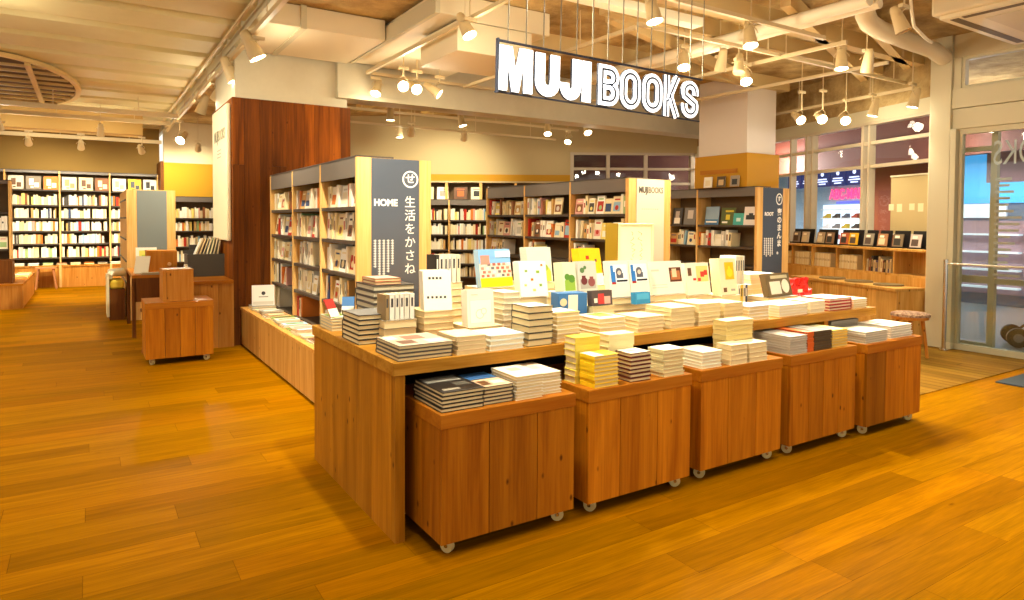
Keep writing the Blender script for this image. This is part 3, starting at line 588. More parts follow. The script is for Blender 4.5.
faceout(['white book with yellow patch and red squares', 'copy behind the red square book'], 3.385, 3.12, .908, .23, .215, .022, mat('#efe6d0', .5), [(.45, .4, .95, .9, 0), (.62, .55, .78, .72, 1), (.78, .6, .92, .76, 1), (.5, .42, .62, .52, 1), (.1, .6, .25, .85, 2), (.3, .45, .42, .52, 1)], (mat('#eccf7a'), mat('#d2382a'), BR), 9)
faceout(['cream book with a yellow pear picture', 'copy behind the yellow pear book', 'third copy behind the yellow pear book'], 3.64, 3.05, .9, .17, .25, .026, mat('#eee0b8', .5), [(.32, .42, .86, .9, 0), (.42, .5, .78, .72, 1, 'o'), (.52, .68, .66, .82, 1, 'o'), (.15, .08, .35, .2, 2), (.6, .1, .85, .16, 3)], (mat('#e8b81c'), mat('#f6d428'), BR, GR), 8)
faceout(['brown and green patterned book with two white panels', 'copy behind the brown patterned book'], 4.07, 2.99, .868, .32, .165, .022, mat('#6e5a3a', .5), [(.12, .1, .56, .66, 0), (.6, .12, .92, .72, 0, 'o'), (.2, .78, .9, .92, 1)], (mat('#efe6d2'), mat('#c9bc98')), 14, R(6))
faceout(['small booklet with dark photo and red figure', 'copy behind the red figure booklet'], 2.4, 2.92, .92, .15, .085, .02, mat('#574844', .5), [(.3, .1, .6, .8, 0), (.6, .1, .9, .6, 1), (.1, .2, .26, .5, 2)], (mat('#c83c38'), mat('#d8a898'), W_), 6)
faceout(['blue booklet standing below the framed-photo book', 'copy behind the small blue booklet'], 2.74, 2.93, .907, .12, .07, .02, mat('#2f86b8', .5), [(.1, .4, .9, .9, 0)], (mat('#4aa0cc'),), 5)
# spine-out rows on piles
def spinerow(desc, x, y, z, cols, t, h, d, yaw=0, lean=0):
    xx = 0
    for i, (cn, c) in enumerate(cols):
        tt = t*(.8+.4*((i*37) % 10)/10)
        m = MB(); m.box((0, 0, 0), (tt, .002, h)).box((0, 0, 0), (.0015, d, h)).box((tt-.0015, 0, 0), (tt, d, h)).box((.3*tt, -.0004, .5*h), (.7*tt, 0, .85*h), 1)
        o = m.build('display_book', [mat(c, .5), INK if c > '#999999' else W_], None, (x+math.cos(yaw)*xx, y+math.sin(yaw)*xx, z), (0, 0, yaw)); xx += tt+.001
        tag(o, '%s upright book, %s spine in %s' % (cn, ORD[i], desc), 'book', 'upright books on the table'); MB().box((.0015, .002, .003), (tt-.0015, d-.003, h-.003)).build('pages', PAGES_W, o)
spinerow('the row behind the dashed cover', 1.6, 3.3, T, [], .02, .1, .1)
pile('the pile below the upright white spines', 1.62, 3.34, .265, .175, .16, 7, W_, 'white')
spinerow('the row behind the dashed cover', 1.63, 3.35, T+.265, [('dark', '#3a352e'), ('white', '#f2eadb'), ('white', '#efe6d4'), ('white', '#f0e8da'), ('white', '#ece2cc'), ('ivory', '#ebdcb8')], .026, .155, .12)
spinerow('the row of frosted cases', 1.225, 3.08, T+.12, [('tan', '#9c8258'), ('frosted white', '#e8e2d4'), ('frosted white', '#e4dccb'), ('frosted white', '#ebe6da'), ('frosted white', '#e2dac8'), ('frosted white', '#e9e3d6')], .026, .125, .11)
pile('the pile below the frosted cases', 1.215, 3.06, .12, .175, .16, 3, mat('#8a806c', .5), 'grey')
stack('the tall dark magazine pile before the grey sign', 1.27, 3.36, T, .235, .28, .265, 8, mat('#4c463e', .45), 'dark grey', mat('#c4b89c', .8), 'y+', 'magazine', 'dark magazines on the table', ct=.006)
stack('the tall dark magazines topped with red', 1.29, 3.38, T+.2655, .15, .2, .034, 2, mat('#a04a2c', .5), 'rust red', PAGES, 'y+', 'paperback', None, ((.04, .04, .96, .96, 0),), (mat('#e0b8a0'),))
spinerow('the row beside the pear book', 4.09, 3.3, T+.138, [('white', '#f2ead8'), ('white', '#efe4cc'), ('ivory', '#eadcb6'), ('white', '#f4eee0')], .026, .22, .15)
spinerow('the low row near the red bag', 3.9, 3.12, T, [('white', '#f2ead8'), ('yellow', '#e0c040'), ('white', '#efe4cc'), ('navy', '#34405e')], .026, .165, .13)
# blue box, yellow display case, red bag, leaflets
t_ = thing('boxed_set', 'blue slipcase box with white label on the table', 'box', (2.2, 2.97, T), R(-10))
MB().box((0, 0, 0), (.18, .1, .21)).build('sleeve', BL, t_, bevel=.002); MB().box((.06, -.001, .1), (.12, 0, .2)).build('label', W_, t_); MB().cyl((.03, 0, .16), (.03, -.0012, .16), .022).build('seal', CR, t_)
pile('the pile supporting the yellow display case', 3.26, 3.66, .2, .36, .22, 5, mat('#d8c79c', .5), 'tan')
t_ = thing('display_case', 'yellow sided cream display box with faint script on its face', 'display box', (3.26, 3.68, T+.2), R(-20))
m_ = MB().box((0, 0, 0), (.012, .26, .4)).box((.268, 0, 0), (.28, .26, .4)).box((.012, .248, 0), (.268, .26, .4)).box((.012, 0, .388), (.268, .248, .4)).box((.012, 0, 0), (.268, .248, .012)).build('case', mat('#e9dcae', .5), t_, bevel=.002)
MB().box((-.002, .0, 0), (0, .26, .4)).build('side_panel', mat('#7e6204', .5), t_)
p_ = MB().box((.014, .015, .012), (.266, .03, .388)).build('face_panel', mat('#efe6c4', .6), t_)
m_ = MB(); rg = random.Random(3)
for cx in (.12, .18):
    for i in range(7): m_.ribbon([(cx+rg.uniform(-.02, .02), .34-.04*i), (cx+rg.uniform(-.02, .02), .325-.04*i), (cx+rg.uniform(-.02, .02), .31-.04*i)], .004, .0135, .015)
m_.build('script_mark', mat('#b0a070', .6), p_)
t_ = thing('paper_bag', 'crumpled red bag lying beside the brown patterned book', 'bag', (4.5, 3.12, T+.045), R(4))
m_ = MB(); rg = random.Random(5); NX, NZ = 8, 6
gv = [[[(i/NX*.3+rg.uniform(-.008, .008), (0 if s == 0 else .12)+rg.uniform(-.012, .012)+(j/NZ*.03 if s == 0 else -j/NZ*.03), j/NZ*.13+(rg.uniform(-.012, .012) if j else 0)) for i in range(NX+1)] for j in range(NZ+1)] for s in (0, 1)]
vs_ = [p for s in (0, 1) for r_ in gv[s] for p in r_]; q = (NX+1)*(NZ+1); fs_ = []
for s in (0, 1):
    for j in range(NZ):
        for i in range(NX): a = s*q+j*(NX+1)+i; fs_.append((a, a+1, a+NX+2, a+NX+1) if s == 0 else (a+NX+1, a+NX+2, a+1, a))
for i in range(NX): fs_.append((i, q+i, q+i+1, i+1)); a = NZ*(NX+1)+i; fs_.append((a, a+1, q+a+1, q+a))
for j in range(NZ): a = j*(NX+1); fs_.append((a, a+NX+1, q+a+NX+1, q+a)); b = a+NX; fs_.append((b, q+b, q+b+NX+1, b+NX+1))
m_.add(vs_, fs_); m_.build('bag', mat('#d8281c', .3), t_)
MB().box((.08, -.016, .03), (.14, -.012, .055)).build('print', W_, t_)
for i, (c1, c2, x, y, an, lab) in enumerate(((RD, W_, 1.16, 3.66, 28, 'red and white leaflet propped on the low bench-corner stack'), (BL, W_, 1.25, 3.72, -24, 'blue and white leaflet propped on the low bench-corner stack'))):
    o = MB().box((-.035, 0, 0), (.035, .004, .11)).box((-.035, -.0006, .0), (.035, 0, .05), 1).build('leaflet', [c1, c2], None, (x, y, T+.0715), (R(-30), 0, R(an))); tag(o, lab, 'leaflet')

# ------------------------------------------------------------------ bookcases and shelf books
NB = [0]
def bookcase(name, label, cat, loc, rz, bays, depth, levels, H=1.884, header=.15, back_full=.31, top_at=None, posts=BIRCH_V, group=None, htop=True, base=0):
    """face towards local -y, local x along the face; levels = shelf tops"""
    c = thing(name, label, cat, loc, rz, group); L = sum(bays); x = 0
    MB().box((0, depth-.012, base), (L, depth, H)).build('back_panel', CASE_BACK, c)
    for i in range(len(bays)+1):
        MB().box((x-.014, -.004, base), (x+.014, depth-.012, H)).build('upright', posts, c)
        if i < len(bays):
            for z in levels: MB().box((x+.014, .004, z-.03), (x+bays[i]-.014, depth-.012, z)).build('shelf', SHELF_D, c)
            if header: MB().box((x+.014, 0, H-header), (x+bays[i]-.014, .02, H-.002)).build('header', HEADER, c)
            x += bays[i]
    MB().box((-.014, -.002, H), (L+.014, depth, H+.014)).build('top', SHELF_D, c)
    return c
def shelfbook(t, h, d, c, strip=None, strip_c=None):
    m = MB(); k = min(.0015, t*.12)
    m.box((0, 0, 0), (t, k, h)).box((0, k, 0), (k, d, h)).box((t-k, k, 0), (t, d, h)).box((k, k, .003), (t-k, d-.003, h-.003), 1)
    if strip: m.box((t*.25, -.0005, h*strip[0]), (t*.75, 0, h*strip[1]), 2)
    return m
def fill(c, x0, x1, z, room, desc, group, rng, face=.2, tmin=.018, tmax=.045, dmin=.13, gapp=.0, front=.02, maxd=.2, style=None, stop=1e9):
    M = c.matrix_world if False else Matrix.Translation(c.location) @ Matrix.Rotation(c.rotation_euler.z, 4, 'Z')
    x = x0 + rng.uniform(.0, .02); i = 0
    while True:
        cn, hx = pick(rng)
        if rng.random() < face:
            wd = rng.uniform(.11, .17); h = min(room-.02, rng.uniform(.17, .235)); t = .016
            if x+wd > x1-.004: break
            m = MB(); m.box((0, 0, 0), (wd, .002, h)).box((0, t-.002, 0), (wd, t, h)).box((0, .002, 0), (.002, t-.002, h)).box((.002, .002, .002), (wd-.002, t-.002, h-.002), 1)
            a = rng.choice(PAL)[1]; b = rng.choice(PAL)[1]
            m.box((wd*.12, -.0006, h*.15), (wd*.88, 0, h*rng.uniform(.45, .7)), 2).box((wd*.2, -.0009, h*.78), (wd*.8, 0, h*.86), 3)
            if rng.random() < .6: m.cyl((wd*.5, -.001, h*.35), (wd*.5, 0, h*.35), wd*.2, n=12, mi=3)
            o = m.build('book', [mat(hx), PAGES, mat(a), mat(b)], None, M @ Vector((x, front+.03, z)), (R(-7), 0, 0))
            o.matrix_world = M @ Matrix.Translation((x, front+.02, z)) @ Matrix.Rotation(R(-8), 4, 'X')
            lab = '%s book facing out, %s on %s' % (cn, ORD[i], desc); x += wd+.006
        else:
            t = rng.uniform(tmin, tmax); h = min(room-.015, rng.uniform(.165, .25)); d = min(rng.uniform(dmin, dmin+.06), maxd)
            if x+t > x1-.006: break
            sc = rng.choice(['#3c3a3a', '#8a5630', '#b8321c', '#555f50', '#f4ead6'])
            me = shelfbook(t, h, d, None, (rng.uniform(.35, .5), rng.uniform(.6, .9)) if rng.random() < .7 else None)
            o = me.build('book', [mat(hx, .5), PAGES, mat(sc)])
            ln = rng.uniform(-.02, .02) if rng.random() < .8 else rng.uniform(.04, .16)
            if x+t+h*max(0, ln) > x1-.004: ln = 0
            if ln < 0: ln = 0
            o.matrix_world = M @ Matrix.Translation((x, front+rng.uniform(0, .04), z+.0005)) @ Matrix.Rotation(ln, 4, 'Y') if ln == 0 else M @ Matrix.Translation((x, front+rng.uniform(0, .04), z+t*math.sin(ln)+.0005)) @ Matrix.Rotation(ln, 4, 'Y')
            lab = '%s book, %s on %s' % (cn, ORD[i], desc); x += t+.0015 + (h*math.sin(ln) if ln else 0)
        tag(o, lab, 'book', group); NB[0] += 1; i += 1
        if i >= min(stop, len(ORD)): break
# HOME bookcase (double sided, face at X = 1.741)
LV = [.43, .70, .967, 1.235, 1.505]
hc = bookcase('home_bookcase', 'tall open bookcase between the clad pillar and the grey end panel', 'bookcase', (1.741, 7.815, 0), R(-90), [.953, .953, .94], .3, LV)
MB().box((-.014, .30, 0), (2.86, .62, 1.88)).build('rear_case', BIRCH_V, hc)
ep = MB().box((2.847, 0, 0), (2.862, .62, 1.884)).box((2.862, 0, 0), (2.868, .112, 1.884)).box((2.862, .518, 0), (2.868, .62, 1.884)).build('end_panel', BIRCH_V, hc)
sp_ = MB().box((2.862, .114, .1), (2.867, .516, 1.882)).build('sign_panel', SIGNGREY, ep)
sp_['label'] = 'grey sign panel with white Japanese lettering'
def sgt(s, size, X, z, bold=.001, sx=1, m=TXTW, par=sp_, yy=2.868): return text(s, size, (yy, X-1.741, z), m, par, R(90), bold, sx)
m_ = MB(); m_.ribbon([(2.18-1.741+.062*math.cos(a*math.pi/14), 1.727+.062*math.sin(a*math.pi/14)) for a in range(28)], .012, 2.8675, 2.8685, 0, True)
MR = Matrix.Rotation(R(90), 4, 'Z')
m2 = MB(); m2.ribbon([(.439+.062*math.cos(a*math.pi/14), 1.727+.062*math.sin(a*math.pi/14)) for a in range(28)], .012, -2.8685, -2.8675, 0, True, MR); m2.build('ring_mark', TXTW, sp_)
sgt('せ', .085, 2.18, 1.727, .0015)
for i, ch in enumerate('生活をかさね'): sgt(ch, .098, 2.178, 1.54-i*.107, .0005)
sgt('HOME', .073, 1.972, 1.535, .003, .95)
def tiny_columns(par, yy, xs, ztop, lens, pitch=.022, wd=.014, m=TXTW):
    mm = MB(); rr = random.Random(9)
    for x, ln in zip(xs, lens):
        for k in range(ln):
            z = ztop-k*pitch
            mm.box((x-wd/2, -yy-.001, z), (x+wd/2, -yy, z+pitch*.34), 0, MR)
            mm.box((x-wd*.12, -yy-.001, z-pitch*.3), (x+wd*.3, -yy, z+pitch*.6), 0, MR)
    mm.build('small_print', m, par)
tiny_columns(sp_, 2.867, [.142+.036*i for i in range(5)], 1.235, [11, 15, 18, 13, 10], .02, .023)
rng = random.Random(21)
for b, bn in enumerate(('pillar-side bay', 'middle bay', 'panel-side bay')):
    for k in (4, 3, 2, 1, 0):
        z = LV[k]; room = (LV[k+1]-.03-z) if k < 4 else .2
        x0 = b*.953 + .014; stop = 11 if k > 1 else (9 if k == 1 else 3)
        # a birch divider/empty board at the near side of each cell, then books, like the photograph
        fill(hc, x0+.004, x0+.925, z, room, '%s shelf, %s, pillar bookcase' % (('fifth', 'fourth', 'third', 'second', 'top')[k], bn), 'books in the bookcase by the pillar', rng, .22, .03, .062, .15, stop=stop)
# bench under it
t_ = thing('storage_bench', 'long low pine bench in front of the bookcase by the pillar', 'bench', (1.41, 3.95, 0))
MB().box((0, 0, .40), (.315, 3.86, .43)).build('lid', BENCHW, t_, bevel=.002)
m_ = MB(); y = .005
for wd in (.5, .48, .62, .22, .3, .36, .5, .44, .43): m_.box((.008, y, .02), (.026, y+wd-.004, .40)); y += wd
m_.build('front_panel', BENCHW, t_); MB().box((.03, .02, 0), (.31, 3.84, .4)).build('carcass', mat('#3a2410', .8), t_)
rg = random.Random(12)
BN = 'grey white tan blue cream green pale-pink brown'.split(); BC = [GR, W_, TAN, SKY, CR, GN, PK, BR]
for i in range(11):
    j = (i*5+1) % 8; y = 4.95+i*.225; nn = 2 if i % 3 else 3
    for q in range(nn):
        bm, p = bookmesh(.21, .15, .013, .0015, 'y+'); bm.box((.03, .04, .013), (.18, .11, .0134), 1)
        c = BC[(j+q) % 8]; o = bm.build('bench_magazine', [c, BC[(j+3) % 8]], None, (1.45+rg.uniform(0, .03), y, .43+q*.0132), (0, 0, rg.uniform(-.06, .06)))
        tag(o, '%s thin magazine on the low bench, %s pile from the table, %s' % (BN[(j+q) % 8], ORD[i], ('bottom', 'middle' if nn == 3 else 'top', 'top')[q]), 'magazine', 'magazines on the low bench'); MB().box(*p).build('pages', PAGES_W, o)
faceout(['white picture book standing at the pillar end of the low bench'], 1.47, 7.5, .472, .23, .22, .02, mat('#efe6d8', .5), [(.42, .52, .6, .68, 0, 'o'), (.3, .4, .72, .45, 1), (.05, .05, .95, .2, 2)], (INK, GR, SHADE), 8, R(-10), group='books on the low bench')
stack('the pile at the pillar end of the low bench', 1.46, 7.44, .43, .25, .2, .04, 2, mat('#9a958c', .5), 'grey', PAGES_W, 'y+', 'magazine', 'magazines on the low bench')

# second gondola with the white name panel
g_lv = [.40, .65, .91, 1.19, 1.487]
gc = bookcase('gondola_bookcase', 'tall bookcase with white name panel behind the table', 'bookcase', (5.07, 8.672, 0), R(-90), [1.02, 1.03, 1.03], .3, g_lv, 1.884)
MB().box((-.014, .30, 0), (3.08, .655, 1.88)).build('rear_case', BIRCH_V, gc)
ep = MB().box((3.096, 0, 0), (3.108, .655, 1.884)).box((3.108, 0, 0), (3.113, .112, 1.884)).box((3.108, .55, 0), (3.113, .655, 1.884)).build('end_panel', BIRCH_V, gc)
sp_ = MB().box((3.108, .12, .1), (3.116, .548, 1.882)).build('name_panel', mat('#d8cbb0', .45), ep)
text('MUJI', .095, (3.117, .225, 1.755), mat('#443c34', .6), sp_, R(90), .004, .78); text('BOOKS', .095, (3.117, .415, 1.755), mat('#6a6152', .6), sp_, R(90), .002, .72)
m_ = MB()
for i in range(9): m_.box((.2+i*.03, -3.117, 1.535), (.212+i*.03, -3.116, 1.55), 0, MR)
m_.build('small_print', mat('#a89e88'), sp_)
rng = random.Random(5)
for b, bn in enumerate(('back-wall bay', 'middle bay', 'panel-side bay')):
    for k in (4, 3, 2):
        z = g_lv[k]; room = (g_lv[k+1]-.03-z) if k < 4 else .24
        fill(gc, b*1.03+.02, b*1.03+1.0, z, room, '%s shelf, %s, name-panel bookcase' % ((0, 0, 'third', 'second', 'top')[k], bn), 'books in the bookcase behind the table', rng, .22, .026, .055, .15, stop=13 if k > 2 else 5)
# ROOT bookcase
r_lv = [.5, .78, 1.05, 1.36]
rc = bookcase('root_bookcase', 'bookcase under the yellow column with a dark sign at its end', 'bookcase', (7.75, 7.6, 0), R(-90), [.62, 1.048], .3, r_lv, 1.884, .12)
MB().box((-.014, .30, 0), (1.67, .66, 1.88)).build('rear_case', BIRCH_V, rc)
ep = MB().box((1.672, 0, 0), (1.686, .7, 1.884)).box((1.686, 0, 0), (1.691, .118, 1.884)).box((1.686, .56, 0), (1.691, .7, 1.884)).build('end_panel', BIRCH_V, rc)
sp_ = MB().box((1.686, .12, .1), (1.69, .558, 1.882)).build('sign_panel', mat('#47505e', .35), ep)
m2 = MB(); m2.ribbon([(.476+.064*math.cos(a*math.pi/12), 1.727+.075*math.sin(a*math.pi/12)) for a in range(24)], .016, -1.692, -1.6905, 0, True, MR); m2.build('ring_mark', TXTW, sp_)
text('す', .085, (1.692, .476, 1.727), TXTW, sp_, R(90), .002)
for i, ch in enumerate('素のまんま。'): text(ch, .105, (1.692, .485, 1.54-i*.11), TXTW, sp_, R(90), .003)
text('ROOT', .068, (1.692, .255, 1.515), TXTW, sp_, R(90), .003)
tiny_columns(sp_, 1.69, [.17+.042*i for i in range(5)], 1.17, [10, 11, 10, 11, 10], .024, .03)
rng = random.Random(8)
for b, (x0, x1, bn) in enumerate(((.02, .6, 'narrow bay'), (.64, 1.66, 'wide bay'))):
    for k in (2,):
        fill(rc, x0, x1, r_lv[k], .28 if k == 3 else .25, '%s shelf, %s, yellow-column bookcase' % ('top' if k == 3 else 'second', bn), 'books under the yellow column', rng, .6 if k == 3 else .2, .03, .06, .14, stop=9)
def rootcovers():
    Mr = Matrix.Translation((7.75, 7.6, 0)) @ Matrix.Rotation(R(-90), 4, 'Z')
    D = [(.06, .2, .26, 'dark portrait photo', mat('#4a4440'), mat('#b8a898'), [(.3, .3, .7, .8, 0), (.2, .05, .8, .4, 1)]), (.30, .24, .26, 'grey portrait photo', mat('#7a746c'), mat('#c8bcb0'), [(.3, .35, .75, .85, 0)]),
         (.72, .25, .27, 'misty blue landscape', mat('#8fa4b4'), mat('#4a78a0'), [(0, 0, 1, .3, 0), (.1, .12, .9, .2, 1)]), (1.02, .24, .25, 'olive green and yellow', mat('#5c6230'), mat('#d8c030'), [(.3, .75, .9, .85, 0), (.35, .3, .65, .6, 0), (.1, .1, .5, .2, 1)]), (1.24, .18, .17, 'teal', TEAL, mat('#c8e4dc'), [(.3, .3, .7, .6, 0)]), (1.42, .23, .26, 'white with a black flower', mat('#eadfd4'), INK, [(.15, .3, .85, .55, 0), (.35, .5, .65, .65, 0)])]
    for i, (x, wd, h, nm, c, a, art) in enumerate(D):
        facebook(Mr, x, .05+(.05 if i == 4 else 0)*0, r_lv[3], wd, h, '%s cover book on the top shelf under the yellow column' % nm, c, art, (a, W_), 'books under the yellow column')
for i, (c, a) in enumerate(((W_, CR), (mat('#5c4a34'), mat('#c8a878')), (mat('#a0907a'), INK))):
    faceout(['%s picture book on the ledge of the yellow column' % ('white', 'brown', 'grey')[i]], 0, 0, 0, .15, .16, .012, c, [(.2, .2, .8, .7, 0)], (a,), 0, group='books on the yellow column', kind='ledge_book')
    o = [q for q in bpy.data.objects if q.name.startswith('ledge_book')][-1]; o.rotation_euler = (R(-6), 0, R(-90)); o.location = (7.70, 6.82-i*.24, 1.9)
tag(B(((7.62, 6.15, 1.884+.014), (7.75, 7.0, 1.899))).build('book_ledge', YELLOWW), 'narrow ledge for books on the yellow column', 'ledge')
tag(B(((7.735, 6.25, 2.1), (7.752, 6.92, 2.16))).build('wood_rail', wood('orange_rail', '#b8701c', '#c98830', 'y', False)), 'orange wooden rail fixed across the yellow column', 'rail')

# ------------------------------------------------------------------ far cases; their many small books are one mass
FAR = MB(); FCOL = [mat(h) for _, h in PAL]
def far_fill(M, x0, x1, z, room, rng, y=.03, shift=0):
    x = x0
    while x < x1-.05:
        t = rng.uniform(.018, .05); h = min(room-.035, rng.uniform(.15, .235)); ci = rng.choices(range(len(PAL)), WT)[0]
        FAR.box((x, y+rng.uniform(0, .05), z), (x+t, y+.16, z+h), ci, M); x += t+rng.uniform(0, .004) + (.04 if rng.random() < .04 else 0)
def facebook(M, x, y, z, wd, h, label, c, art, artm, group):
    m = MB(); m.box((0, 0, 0), (wd, .014, h)).box((.002, .002, .001), (wd-.002, .0145, h+.0005))
    for k, a in enumerate(art): m.box((a[0]*wd, -.0006-k*.0002, a[1]*h), (a[2]*wd, 0, a[3]*h), 1+a[4])
    o = m.build('cover_book', [c, *artm]); o.matrix_world = M @ Matrix.Translation((x, y, z)) @ Matrix.Rotation(R(-8), 4, 'X'); tag(o, label, 'book', group)
# back bookcase (camera-facing wall)
bz = [.30, .56, .832, 1.127, 1.41]
bl = (BW @ Vector((-1.9, 12.98, 0)))
bc = bookcase('back_bookcase', 'wall bookcase under the ochre band at the back of the shop', 'bookcase', bl, bw_rz, [.668, 1.36, 1.15], .3, bz, 1.80, .1)
Mb = Matrix.Translation(bl) @ Matrix.Rotation(bw_rz, 4, 'Z'); rng = random.Random(33)
for z, r_ in zip(bz, (.23, .24, .26, .25, .26)):
    for a, b in ((.02, .65), (.69, 2.0), (2.05, 3.15)): far_fill(Mb, a, b, z, r_, rng)
for x in (.02, .59, 1.26, 1.94, 2.64): MB().box((x, .02, 1.815), (x+.05, .3, 2.14)).build('upright', BIRCH_V, bc)
MB().box((-.02, .0, 2.14), (3.2, .3, 2.17)).build('cornice', mat('#b8a47c', .5), bc); MB().box((-.02, .28, 1.815), (3.2, .3, 2.14)).build('upper_back', CASE_BACK, bc)
FB = [('cream', CR, TAN), ('white', W_, GR), ('brown', BR, OR), ('ivory', mat('#e6dab8'), BK), ('white', W_, RD), ('tan', TAN, W_), ('cream', CR, BR), ('pale grey', LG, INK), ('white', W_, GN)]
for i in range(9):
    n_, c, a = FB[i]
    facebook(Mb, .1+i*.33, .04, 1.816, .22 if i % 2 else .26, .24, '%s cover book, %s along the top display shelf of the back wall' % (n_, ORD[i]), c, [(.25, .25, .75, .7, 0), (.2, .8, .8, .86, 0)], (a,), 'covers on the back wall')
# far left bookcase
lz = [.60, .882, 1.143, 1.405, 1.672]
lc = bookcase('far_bookcase', 'full wall bookcase of pale books beyond the aisle', 'bookcase', (-3.2, 16.5, 0), 0, [1.81, .9, .88, .9], .34, [*lz, 1.985], 2.36, .045)
Ml = Matrix.Translation((-3.2, 16.5, 0)); rng = random.Random(44)
for z, r_ in zip(lz, (.25, .23, .23, .23, .27)):
    for a, b in ((.02, 1.78), (1.83, 2.68), (2.73, 3.56), (3.61, 4.46)): far_fill(Ml, a, b, z, r_, rng)
MB().box((0, -.22, 0), (4.49, -.0, .42)).box((0, -.24, .42), (4.49, 0, .45)).build('base_counter', COUNTERW, lc)
for x in (1.81, 2.71, 3.59): MB().box((x-.02, -.245, 0), (x+.02, -.22, .45)).build('base_post', BIRCH_V, lc)
FB2 = [('grey patterned', LG, BR), ('dark patterned', mat('#8a7a66'), W_), ('orange patterned', mat('#c87a30'), W_), ('cream', CR, TAN), ('ivory', mat('#e2cfa0'), BR), ('brown patterned', mat('#8a5a3a'), CR), ('white', W_, GR), ('yellow', mat('#e8c040'), BK), ('white black-spotted', W_, BK)]
for i in range(9):
    n_, c, a = FB2[i]; x = 1.86+(i//3)*.89+(i % 3)*.29
    facebook(Ml, x, .05, 1.986, .25, .27, '%s cover book, %s along the top of the far wall bookcase' % (n_, ORD[i]), c, [(.2, .3, .5, .8, 0), (.55, .15, .85, .5, 0), (.3, .1, .5, .2, 0)], (a,), 'covers on the far wall')
for i in range(11):
    m = MB(); n_, hx = PAL[(i*5) % len(PAL)]
    m.box((0, 0, 0), (.3, .2, .012)).box((.002, .002, .012), (.298, .198, .03), 1).box((0, 0, .03), (.3, .2, .042))
    tag(m.build('counter_book', [mat(hx), PAGES], None, (-1.32+i*.235*1.0+.0, 16.29, .45)), '%s flat book pile top, %s along the far wall counter' % (n_, ORD[i]), 'book', 'flat books on the far wall counter') if i*.235 < 2.5 else None
# low case under the yellow wall
yl = (1.45, 15.52, 0); yc = bookcase('yellow_wall_bookcase', 'bookcase below the yellow wall behind the counter', 'bookcase', yl, 0, [1.0, 1.0], .3, [.5, .82, 1.15, 1.42], 1.86, .1)
My = Matrix.Translation(yl); rng = random.Random(3)
for z, r_ in ((.5, .28), (.82, .3), (1.15, .24), (1.42, .3)):
    for a, b in ((.02, .97), (1.03, 1.97)): far_fill(My, a, b, z, r_, rng)
rootcovers()
fo = FAR.build('shelved_books', FCOL); fo['kind'] = 'stuff'; tag(fo, 'rows of small pale books filling the distant wall bookcases', 'books')

# ------------------------------------------------------------------ left side of the shop
cart('wheeled pine cart with a wooden block on it in the aisle', .44, 7.14, .6, .6, .062, .5, (.2, .16, .16, .2), group=None)
t_ = thing('wooden_block', 'knotty wooden cube sitting on the aisle cart', 'block', (.6, 7.2, .6), R(2))
m_ = MB().box((0, 0, 0), (.27, .27, .31)); m_.build('block', BLOCKW, t_, bevel=.004)
MB().box((.03, -.001, .04), (.034, 0, .28)).build('joint_line', DARKWOOD, t_)
t_ = thing('service_counter', 'pine counter fixed beside the clad pillar', 'counter', (.45, 7.79, 0))
m_ = MB(); x = .35
for wd in (.2, .18, .16): m_.box((x, 0, 0), (x+wd-.002, .02, .70)); x += wd
m_.build('front_panel', COUNTERW, t_)
MB().box((.35, .02, 0), (.88, 1.2, .70)).build('carcass', COUNTERW, t_); MB().box((.3, -.02, .70), (.885, 1.25, .735)).build('countertop', PINE_TOP, t_)
t_ = thing('reading_desk', 'pine desk with dark legs beside the counter', 'desk', (.42, 8.95, 0))
MB().box((0, 0, .70), (.35, 1.3, .735)).build('desktop', PINE_TOP, t_); MB().box((.03, 0, .42), (.35, .02, .70)).build('front_panel', DARKWOOD, t_)
for x, y in ((.02, .02), (.33, .02), (.02, 1.26), (.33, 1.26)): MB().box((x-.02, y-.02, 0), (x+.02, y+.02, .7)).build('leg', DARKWOOD, t_)
t_ = thing('stool', 'reddish wooden stool tucked behind the aisle cart', 'stool', (.62, 8.0, 0))
MB().cyl((0, 0, .42), (0, 0, .45), .17, n=24).build('seat', DARKWOOD, t_)
for a in range(4): MB().cyl((math.cos(a*1.57+.6)*.12, math.sin(a*1.57+.6)*.12, .42), (math.cos(a*1.57+.6)*.19, math.sin(a*1.57+.6)*.19, 0), .016, .013, 10).build('leg', mat('#8e4a26', .5), t_)
t_ = thing('storage_box', 'honey coloured wooden box with round knob on the desk', 'box', (.6, 9.35, .735))
MB().box((0, 0, 0), (.34, .25, .27)).build('case', BLOCKW, t_, bevel=.003); MB().box((.17, -.012, .02), (.33, 0, .25)).build('door', BLOCKW, t_); MB().cyl((.25, -.03, .1), (.25, -.012, .1), .022, n=14).build('knob', mat('#e0b070', .4), t_)
t_ = thing('tablet_stand', 'white tablet leaning on the desk beside the wooden box', 'tablet', (.52, 9.1, .735), R(-25))
MB().box((-.08, 0, 0), (.08, .012, .22)).build('screen', mat('#ded2ba', .4), t_, (0, 0, .01), (R(-22), 0, 0)); MB().box((-.05, 0, 0), (.05, .12, .012)).build('base', mat('#b8a888', .4), t_)
tag(B(((-.1, -.07, 0), (.1, .07, .018)), ((-.09, -.06, .018), (.09, .06, .024))).build('keyboard', mat('#9a8a6c', .5), None, (.62, 9.02, .735)), 'flat beige device lying at the front of the desk', 'device')
